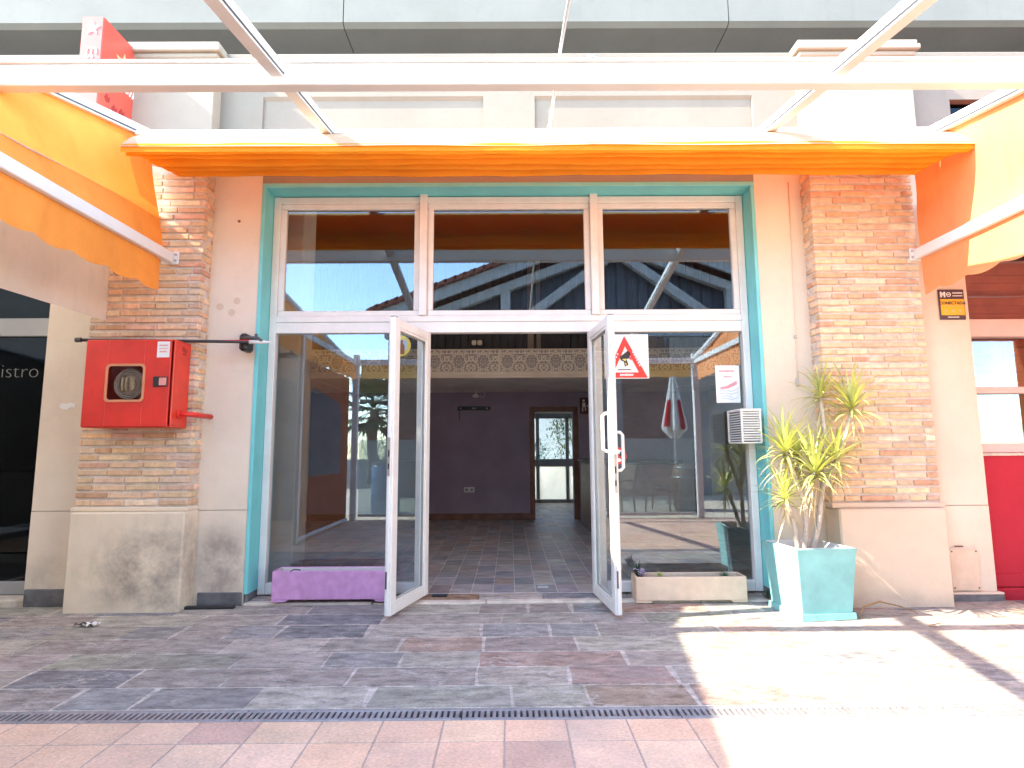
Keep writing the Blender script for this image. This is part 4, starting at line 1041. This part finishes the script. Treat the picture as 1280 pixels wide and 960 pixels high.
# ------------------------------------------------------------------ small wall things
t = thing('alarm_sign', 'small plum and amber alarm notice high beside the right brick pilaster', 'sign', (3.75, -.18, 2.4))
g = MB(); g.box(3.64, 3.855, -.184, -.171, 2.275, 2.535, .003); g.build('plate', 'vinyl_plum', t)
g = MB(); g.box(3.648, 3.847, -.186, -.1845, 2.312, 2.450); g.build('amber_field', 'vinyl_amber', t)
lettering('CONECTADA', .036, (3.7475, -.1865, 2.415), 'vinyl_plum', t, bold=.0006)
lettering('M', .058, (3.672, -.1848, 2.488), 'paper', t, bold=.004)
g = MB(); 
for k in range(20):
    a0, a1 = 2 * math.pi * k / 20, 2 * math.pi * (k + 1) / 20
    g.prism([(3.722 + .020 * math.cos(a0), 2.490 + .020 * math.sin(a0)), (3.722 + .020 * math.cos(a1), 2.490 + .020 * math.sin(a1)), (3.722 + .014 * math.cos(a1), 2.490 + .014 * math.sin(a1)), (3.722 + .014 * math.cos(a0), 2.490 + .014 * math.sin(a0))], -.1865, -.1845)
g.box(3.712, 3.732, -.1865, -.1845, 2.487, 2.493)
bar_text(g, 3.755, 3.84, 2.497, 2.510, -.1845, 9); bar_text(g, 3.755, 3.84, 2.474, 2.484, -.1845, 11); bar_text(g, 3.70, 3.795, 2.290, 2.300, -.1845, 11)
g.build('emblem', 'paper', t)
g = MB(); bar_text(g, 3.665, 3.83, 2.388, 2.395, -.1863, 18)
for x in (3.69, 3.7475, 3.805): g.prism(disc(x, 2.350, .012, 10), -.1875, -.1863); g.box(x - .02, x + .02, -.1875, -.1863, 2.326, 2.330)
g.build('small_print', 'gold', t)
t = thing('meter_hatch', 'cream rounded utility cover low on the wall right of brick pilaster', 'hatch', (3.63, -.19, .22))
g = MB(); g.prism(rrect(3.495, 3.765, .068, .405, .02), -.184, -.1725); g.build('frame', 'stucco', t)
g = MB(); g.prism(rrect(3.52, 3.745, .075, .392, .012), -.196, -.1845); g.build('cover', 'beige', t); 
for x in (3.535, 3.73):
    for z in (.092, .375): g = MB(); g.tube([(x, -.1985, z), (x, -.1963, z)], .007, 8); g.build('screw', 'darkgrey', t)
g = MB(); g.box(3.57, 3.64, -.189, -.1845, .408, .418, .003); g.build('catch', 'brown', t)
t = thing('wall_cable', 'thin cream cable running down the stucco left of the right pilaster', 'cable', (2.42, -.18, 2.6))
g = MB(); g.tube([(2.43, -.176, 3.5), (2.425, -.176, 3.0), (2.415, -.176, 2.4), (2.405, -.176, 1.98), (2.40, -.176, 1.74)], .0055, 6); g.build('lead', 'stucco', t)
g = MB(); g.box(2.392, 2.416, -.186, -.171, 2.12, 2.15, .004); g.box(2.385, 2.408, -.186, -.171, 1.72, 1.78, .004); g.build('clip', 'steel', t)
for i, (x, y_, z) in enumerate(((2.33, 0, 2.27), (2.33, 0, 2.06), (2.465, 0, 2.22), (2.465, 0, 2.06))):
    g = MB(); g.prism(disc(x, z, .042, 20), -.1725, -.168); o = g.build('filled_hole', 'stucco', None)
    tag(o, 'round plaster patch beside the thin cable on the right stucco', 'plaster patch', 'round plaster patches by the cable')
for i, (x, z) in enumerate(((-2.30, 2.47), (-2.44, 2.42), (-2.34, 2.37))):
    g = MB(); g.prism(disc(x, z, .030, 18), -.1725, -.168); o = g.build('filled_hole', 'plinth_right', None)
    tag(o, 'round plaster patch on the stucco above the black wall clip', 'plaster patch', 'round plaster patches above the clip')
g = MB(); g.prism(disc(-2.315, 3.17, .012, 8), -.178, -.168); tag(g.build('wall_plug', 'brown'), 'small rusty wall plug high on the stucco left of the turquoise frame', 'wall plug')
g = MB(); g.prism([(-3.72, 1.585), (-3.70, 1.61), (-3.66, 1.605), (-3.63, 1.615), (-3.585, 1.60), (-3.59, 1.57), (-3.63, 1.575), (-3.65, 1.555), (-3.70, 1.565)], -.1725, -.168); tag(g.build('paint_scar', 'paper'), 'white plaster scar with screw holes on the cream pier beside bistro', 'plaster scar')

# litter and small things on the ground
t = thing('door_stop', 'small black plate on the threshold in front of the left door', 'door stop', (-.58, -.03, .02))
g = MB(); g.box(-.645, -.52, -.065, -.005, .0182, .030, .004); g.build('plate', 'black', t)
g = MB(); g.box(-.62, -.545, -.05, -.02, .0302, .034, .002); g.build('pad', 'darkgrey', t)
g = MB(); g.box(.235, .325, .225, .265, .0202, .0215); tag(g.build('paper_scrap', 'paper'), 'small white paper scrap on the dark tiles just inside the doorway', 'paper')
g = MB(); g.box(-2.52, -2.14, -.275, -.235, .001, .022, .006, Matrix.Rotation(R(1), 4, 'Z')); tag(g.build('rubber_strip', 'black'), 'black rubber strip lying at the wall foot under the sooty stain', 'strip')
t = thing('candy_wrapper', 'crumpled dark and white wrapper on the slate paving at left', 'litter', (-2.97, -.73, 0))
g = MB(); g.grid(lambda u, v: (-3.03 + .13 * u, -.755 + .05 * v + .02 * u, .004 + .022 * abs(math.sin(u * 7 + v * 3))), 8, 4, False); g.build('foil', 'black', t)
g = MB(); g.grid(lambda u, v: (-2.96 + .09 * u, -.765 + .05 * v + .015 * u, .006 + .026 * abs(math.sin(u * 6 + v * 4 + 1))), 6, 4, False); g.build('paper', 'paper', t)
t = thing('fallen_leaf', 'dry curled brown leaf strip on the sunlit slate right of the planter', 'leaf', (2.9, -.85, 0))
g = MB(); leaf(g, (2.82, -.87, .004), .25, .12, .22, .02, .25); g.build('blade', 'twig', t)
t = thing('dry_leaf_curl', 'long dry leaf arching on the ground at the planter foot', 'leaf', (2.6, -.55, 0))
g = MB(); g.tube([(2.47, -.66, .005), (2.55, -.60, .06), (2.70, -.55, .085), (2.85, -.55, .05), (2.97, -.57, .004)], [.004, .006, .006, .005, .002], 6); g.build('blade', 'twig', t)

# ------------------------------------------------------------------ across the street (seen mirrored in the glass)
OB = thing('gabled_building', 'gabled building with exposed trusses across the street, mirrored in windows', 'building', (3, -10, 0))
Y0 = -10.0; ax, az, k = 3.0, 7.35, .375
eL, eR = -3.75, 9.75
def gz(x): return az - k * abs(x - ax)
g = MB(); g.box(-3.2, 9.2, Y0 - 7, Y0 - .25, 0, 4.25); g.build('wall', 'greywall', OB)
g = MB(); g.prism([(-3.1, 4.251), (9.1, 4.251), (9.1, gz(9.1) - .3), (ax, az - .3), (-3.1, gz(-3.1) - .3)], Y0 - .9, Y0 - .6); g.build('gable_boarding', 'bluegrey', OB)
g = MB()
for x in [-3 + .3 * i for i in range(41)]: g.box(x, x + .02, Y0 - .599, Y0 - .58, 4.26, gz(x) - .4)
g.build('batten', 'board', OB)
def beam2(g, p, q, w, ya, yb):
    d = Vector((q[0] - p[0], 0, q[1] - p[1])).normalized(); n_ = Vector((-d.z, 0, d.x)) * w / 2
    g.prism([(p[0] - n_.x, p[1] - n_.z), (q[0] - n_.x, q[1] - n_.z), (q[0] + n_.x, q[1] + n_.z), (p[0] + n_.x, p[1] + n_.z)], ya, yb)
for s_ in (-1, 1):
    e = eL if s_ < 0 else eR
    g = MB(); beam2(g, (e, gz(e) - .12), (ax, az - .12), .30, Y0 - .05, Y0 + .05); g.build('bargeboard', 'timber_white', OB)
    g = MB(); beam2(g, (e + .5 * -s_, gz(e) + .12 - .45), (ax, az - .55), .24, Y0 - .45, Y0 - .2); g.build('truss_chord', 'timber_white', OB)
    g = MB(); beam2(g, (ax + s_ * .1, az - .75), (ax + s_ * 2.9, 4.55), .24, Y0 - .45, Y0 - .22); g.build('truss_brace', 'timber_white', OB)
    g = MB(); beam2(g, (ax + s_ * 3.1, 4.4), (ax + s_ * 3.1, gz(ax + 3.1) - .5), .26, Y0 - .44, Y0 - .23); g.build('truss_post', 'timber_white', OB)
    g = MB(); beam2(g, (ax + s_ * 3.3, 4.5), (ax + s_ * 5.0, gz(ax + 5.0) - .55), .2, Y0 - .43, Y0 - .24); g.build('truss_strut', 'timber_white', OB)
    g = MB()
    L_ = (e - ax)
    for i in range(26):
        q0, q1 = i / 26, (i + 1) / 26
        xa, xb = ax + L_ * q0, ax + L_ * q1 + .06 * s_
        g.prism([(xa, gz(xa) + .10), (xb, gz(xb) + .04), (xb, gz(xb) + .16), (xa, gz(xa) + .20)], Y0 - 7, Y0 + .18)
    g.build('roof', 'rooftile', OB)
g = MB(); g.box(-3.4, 9.4, Y0 - .5, Y0 - .2, 4.252, 4.42, .01); g.build('tie_beam', 'timber_white', OB)
def small_bricks(g, x0, x1, yf, z1):
    z = .02; r = 0
    while z < z1:
        x = x0 - (.13 if r % 2 else 0)
        while x < x1:
            a, b = max(x, x0), min(x + .26, x1)
            if b - a > .03: g.color(jit((.22, .12, .09), .35)); g.box(a + .005, b - .005, yf, yf + .1, z, z + .06)
            x += .27
        z += .075; r += 1
for x0, x1 in ((-3.25, -2.2), (3.0, 4.15)):
    g = MB(); small_bricks(g, x0, x1, Y0 - .15, 4.2); g.color((.25, .22, .2)); g.box(x0 + .01, x1 - .01, Y0 - .249, Y0 - .06, 0, 4.2); g.build('brick_pier', 'stone', OB)
g = MB()
pts = [(5.0 + 1.3 * (1 - math.cos(math.pi * i / 24)), 1.6 + 1.25 * math.sin(math.pi * i / 24)) for i in range(25)]
o_ = pts + [(7.6, .0), (8.9, 0), (8.9, 4.2), (4.3, 4.2), (4.3, 0), (5.0, 0)]
g.prism([(4.3, 0), (4.3, 4.2), (6.3, 4.2)] + pts[12::-1] + [(5.0, 0)], Y0 - .249, Y0 - .08); g.prism([(6.3, 4.2), (9.1, 4.2), (9.1, 0), (7.6, 0)] + pts[:11:-1], Y0 - .249, Y0 - .08)
g.build('arched_wall', 'stucco_white', OB)

t = thing('wind_screen', 'frosted glass wind screen with white posts, mirrored low in the glass', 'wind screen', (.3, -5.31, 0))
for a, b in ((-2.70, -1.26), (-1.2, .24), (1.75, 3.28)):
    g = MB(); g.box(a, b, -5.314, -5.306, .10, 1.40); g.build('glass_panel', 'frost', t)
g = MB()
for x in (-1.23, .27, 1.72): g.box(x - .025, x + .025, -5.335, -5.285, 0, 1.43, .004)
for a, b in ((-2.70, -1.26), (-1.2, .24), (1.75, 3.28)): g.box(a, b, -5.325, -5.295, .05, .098, .004)
g.build('post', 'alu', t)

t = thing('furled_umbrella', 'red and white furled parasol across the street, mirrored in right glass', 'umbrella', (3.75, -8.0, 0))
g = MB(); g.tube([(3.75, -8, .05), (3.75, -8, 3.0)], .022, 8); g.build('pole', 'alu', t)
g = MB(); g.lathe([(.26, 0), (.26, .05), (.05, .07), (.04, .3)], (3.75, -8)); g.build('base', 'concrete', t)
def fold(u, v, ph=0):
    a = 2 * math.pi * u; r = (.045 + (.2 * (v / .85) ** 1.1 if v < .85 else .2 - 1.1 * (v - .85))) * (1 + .22 * math.sin(a * 8))
    return (3.75 + r * math.cos(a), -8 + r * math.sin(a), 2.95 - 1.5 * v)
g = MB(); g.grid(fold, 64, 14); g.build('canopy', 'umb_white', t)
g = MB(); g.grid(lambda u, v: tuple((Vector(fold(.10 + .10 * u, v * .45 + .42)) - Vector((3.75, -8, 0))) * 1.0 + Vector((3.75, -8, 0)) + Vector((.012, .012, 0))), 8, 12); g.grid(lambda u, v: tuple(Vector(fold(.36 + .14 * u, v * .4 + .42)) + Vector((-.012, .012, 0))), 8, 12); g.build('panel', 'umb_red', t)

def wicker_chair(loc, rot, label):
    t = thing('wicker_chair', label, 'chair', loc, 'brown wicker chairs across the terrace')
    x, y, z = loc
    g = MB(); g.box(x - .25, x + .25, y - .25, y + .25, .40, .47, .02); g.build('seat', 'wicker', t)
    g = MB(); g.hexa([(x - .25, y - .25, .471), (x + .25, y - .25, .471), (x + .25, y - .19, .471), (x - .25, y - .19, .471)], [(x - .25, y - .34, .95), (x + .25, y - .34, .95), (x + .25, y - .29, .95), (x - .25, y - .29, .95)]); g.build('backrest', 'wicker', t)
    for sx in (-1, 1):
        g = MB(); g.tube([(x + sx * .23, y - .2, .62), (x + sx * .25, y + .2, .62), (x + sx * .24, y + .24, .40)], .022, 8); g.build('armrest', 'wicker', t)
        for sy in (-1, 1):
            g = MB(); g.tube([(x + sx * .22, y + sy * .22, .41), (x + sx * .235, y + sy * .24, 0)], [.024, .016], 8); g.build('leg', 'wicker', t)
    t.rotation_euler.z = rot; return t
c0 = wicker_chair((2.05, -6.1, 0), R(70), 'brown wicker chair turned sideways, nearer the window centre in reflection')
c1 = copy_tree(c0); c1.location = (2.95, -6.35, 0); c1.rotation_euler.z = R(-60); c1['label'] = 'brown wicker chair beside the oak barrel, mirrored in right window'
t = thing('oak_barrel', 'brown oak barrel table with hoops, mirrored in the right window', 'barrel', (3.55, -6.6, 0))
g = MB(); g.lathe([(.24, 0), (.29, .2), (.315, .45), (.29, .7), (.24, .9)], (3.55, -6.6)); g.build('stave_body', 'wood', t)
for z, r in ((.06, .262), (.25, .303), (.65, .303), (.84, .262)):
    g = MB(); g.lathe([(r, z - .02), (r + .004, z - .02), (r + .004, z + .02), (r, z + .02)], (3.55, -6.6)); g.build('hoop', 'steel', t)
t = thing('blue_barrel', 'blue plastic barrel behind the frosted wind screen, mirrored in left window', 'barrel', (-2.45, -6.4, 0))
g = MB(); g.lathe([(.25, 0), (.28, .04), (.28, .32), (.29, .34), (.28, .36), (.28, .66), (.29, .68), (.28, .70), (.28, .90), (.25, .95)], (-2.45, -6.4)); g.build('drum', 'blueplastic', t)
g = MB(); g.lathe([(.27, .951), (.28, .96), (.28, .985), (.25, .99)], (-2.45, -6.4)); g.build('lid', 'black', t)

def palm(loc, h, r, label):
    t = thing('palm_tree', label, 'palm tree', loc)
    x, y, _ = loc
    g = MB(); g.tube([(x + .04 * math.sin(i), y, h * i / 8) for i in range(9)], [.22 - .006 * i for i in range(9)], 10); g.build('trunk', 'palm_trunk', t)
    g = MB()
    for i in range(46):
        a = random.uniform(0, 2 * math.pi); el = R(random.uniform(-50, 80)); d = Vector((math.cos(a) * math.cos(el), math.sin(a) * math.cos(el), math.sin(el)))
        base = Vector((x, y, h)) + d * .1; tip = base + d * r * random.uniform(.5, .75)
        g.tube([base, tip], .015, 4)
        up = Vector((0, 0, 1)); sd = d.cross(up).normalized() if abs(d.z) < .95 else Vector((1, 0, 0)); u2 = sd.cross(d)
        for k in range(15):   # fan of leaflets
            b = R(-110 + 220 * k / 14); dd = (d * math.cos(b) + sd * math.sin(b)); L = r * .55 * (.6 + .4 * math.cos(b)); 
            p1 = tip + dd * L * .6; p2 = tip + dd * L + Vector((0, 0, -.18 * L)); w = u2.cross(dd).normalized() * .055
            f = g.bm.faces.new([g.bm.verts.new(q) for q in (tip, p1 - w, p2, p1 + w)])
    g.build('crown', 'palm_leaf', t)
palm((-5.15, -16.5, 0), 2.75, 1.25, 'green fan palm far down the street, mirrored in left window')
palm((13.5, -24, 0), 4.6, 1.7, 'green fan palm beyond the gabled building, mirrored in restaurant window')
def shrub(name, loc, rx, rz_, n, mat, label):
    t = thing(name, label, 'shrub', loc); x, y, _ = loc
    g = MB()
    cl = [(random.uniform(-1, 1), random.uniform(-1, 1), random.uniform(.15, 1)) for _ in range(16)]
    for i in range(n):
        c = random.choice(cl); p = Vector((x + rx * (c[0] * .75 + random.gauss(0, .16)), y + rx * (c[1] * .75 + random.gauss(0, .16)), max(.03, rz_ * (c[2] + random.gauss(0, .1)))))
        leaf(g, p, random.uniform(0, 6.28), random.uniform(-.6, 1.2), .13, .06, .4, 2)
    g.build('foliage', mat, t)
    g = MB()
    for i in range(5): g.tube([(x, y, 0), (x + random.uniform(-.5, .5) * rx, y + random.uniform(-.5, .5) * rx, rz_ * .7)], [.03, .01], 6)
    g.build('stem', 'bark', t)
shrub('yellow_bush', (-5.4, -18.5, 0), 1.5, 2.3, 1800, 'bush', 'yellow green bush below the palm, mirrored in left window')

# behind the shop, through the back window
g = MB(); g.box(-8, 10, 15.5, 15.8, -.1, 3.4, .01); tag(g.build('garden_wall', 'creamwall'), 'pale garden wall seen through the back room window', 'wall')
g = MB(); g.grid(lambda u, v: (-.8 + 2.6 * u, 11.5 + 1.2 * v, 2.15 + .5 * v), 10, 4); tag(g.build('orange_awning', 'orange'), 'small orange awning outside the back room window', 'awning')
shrub('leafy_bush', (2.1, 12.0, 0), 1.0, 2.4, 1400, 'bush', 'leafy bush outside the back room window, right pane')
shrub('leafy_bush', (.2, 13.0, 0), 1.1, 1.5, 1400, 'leaf_mid', 'low blue green bush outside the back room window, left pane')
g = MB(); g.box(-9, 9, 9.0, 30, -.09, -.02); structure(g.build('back_yard', 'street'))

# ------------------------------------------------------------------ camera, sun, sky
cam = bpy.data.cameras.new('camera'); co = bpy.data.objects.new('camera', cam); COL.objects.link(co); S.camera = co
cam.sensor_width = 36; cam.lens = 36 * 708 / 1280; cam.clip_end = 500; cam.clip_start = .05
co.location = (0, -4.85, 1.2)
th, yaw, roll = R(6.7), R(.24), R(.35)
Fv = Vector((math.sin(yaw) * math.cos(th), math.cos(yaw) * math.cos(th), math.sin(th)))
Rv = Fv.cross(Vector((0, 0, 1))).normalized(); Uv = Rv.cross(Fv)
R2 = Rv * math.cos(roll) - Uv * math.sin(roll); U2 = Rv * math.sin(roll) + Uv * math.cos(roll)
mt = Matrix((R2, U2, -Fv)).transposed(); co.rotation_euler = mt.to_euler()

sd = Vector((-1.18, -.20, 1.0)).normalized()
sun = bpy.data.lights.new('sun', 'SUN'); so = bpy.data.objects.new('sun', sun); COL.objects.link(so)
sun.energy = 2.0; sun.angle = R(.5); sun.color = (1, .95, .87)
so.rotation_euler = sd.to_track_quat('Z', 'Y').to_euler()
w = bpy.data.worlds.new('World'); S.world = w; w.use_nodes = True
nt = w.node_tree; bg = nt.nodes['Background']; sky = nt.nodes.new('ShaderNodeTexSky')
sky.sky_type = 'NISHITA'; sky.sun_disc = False; sky.sun_elevation = math.asin(sd.z); sky.sun_rotation = math.atan2(sd.x, sd.y)
sky.altitude = 20; sky.air_density = 1.0; sky.dust_density = .25; sky.ozone_density = 2.0
nt.links.new(sky.outputs[0], bg.inputs[0]); bg.inputs[1].default_value = .15
S.view_settings.view_transform = 'Standard'; S.view_settings.look = 'None'; S.view_settings.gamma = 1
S.view_settings.exposure = 3.32; S.view_settings.use_curve_mapping = False
S.view_settings.use_white_balance = True; S.view_settings.white_balance_temperature = 7600; S.view_settings.white_balance_tint = 6
S.cycles.use_denoising = True
try: S.cycles.denoiser = 'OPENIMAGEDENOISE'
except Exception: pass
S.cycles.max_bounces = 10; S.cycles.diffuse_bounces = 5; S.cycles.glossy_bounces = 4; S.cycles.transparent_max_bounces = 24; S.cycles.transmission_bounces = 6
S.cycles.sample_clamp_indirect = 8; S.cycles.caustics_reflective = False; S.cycles.caustics_refractive = False
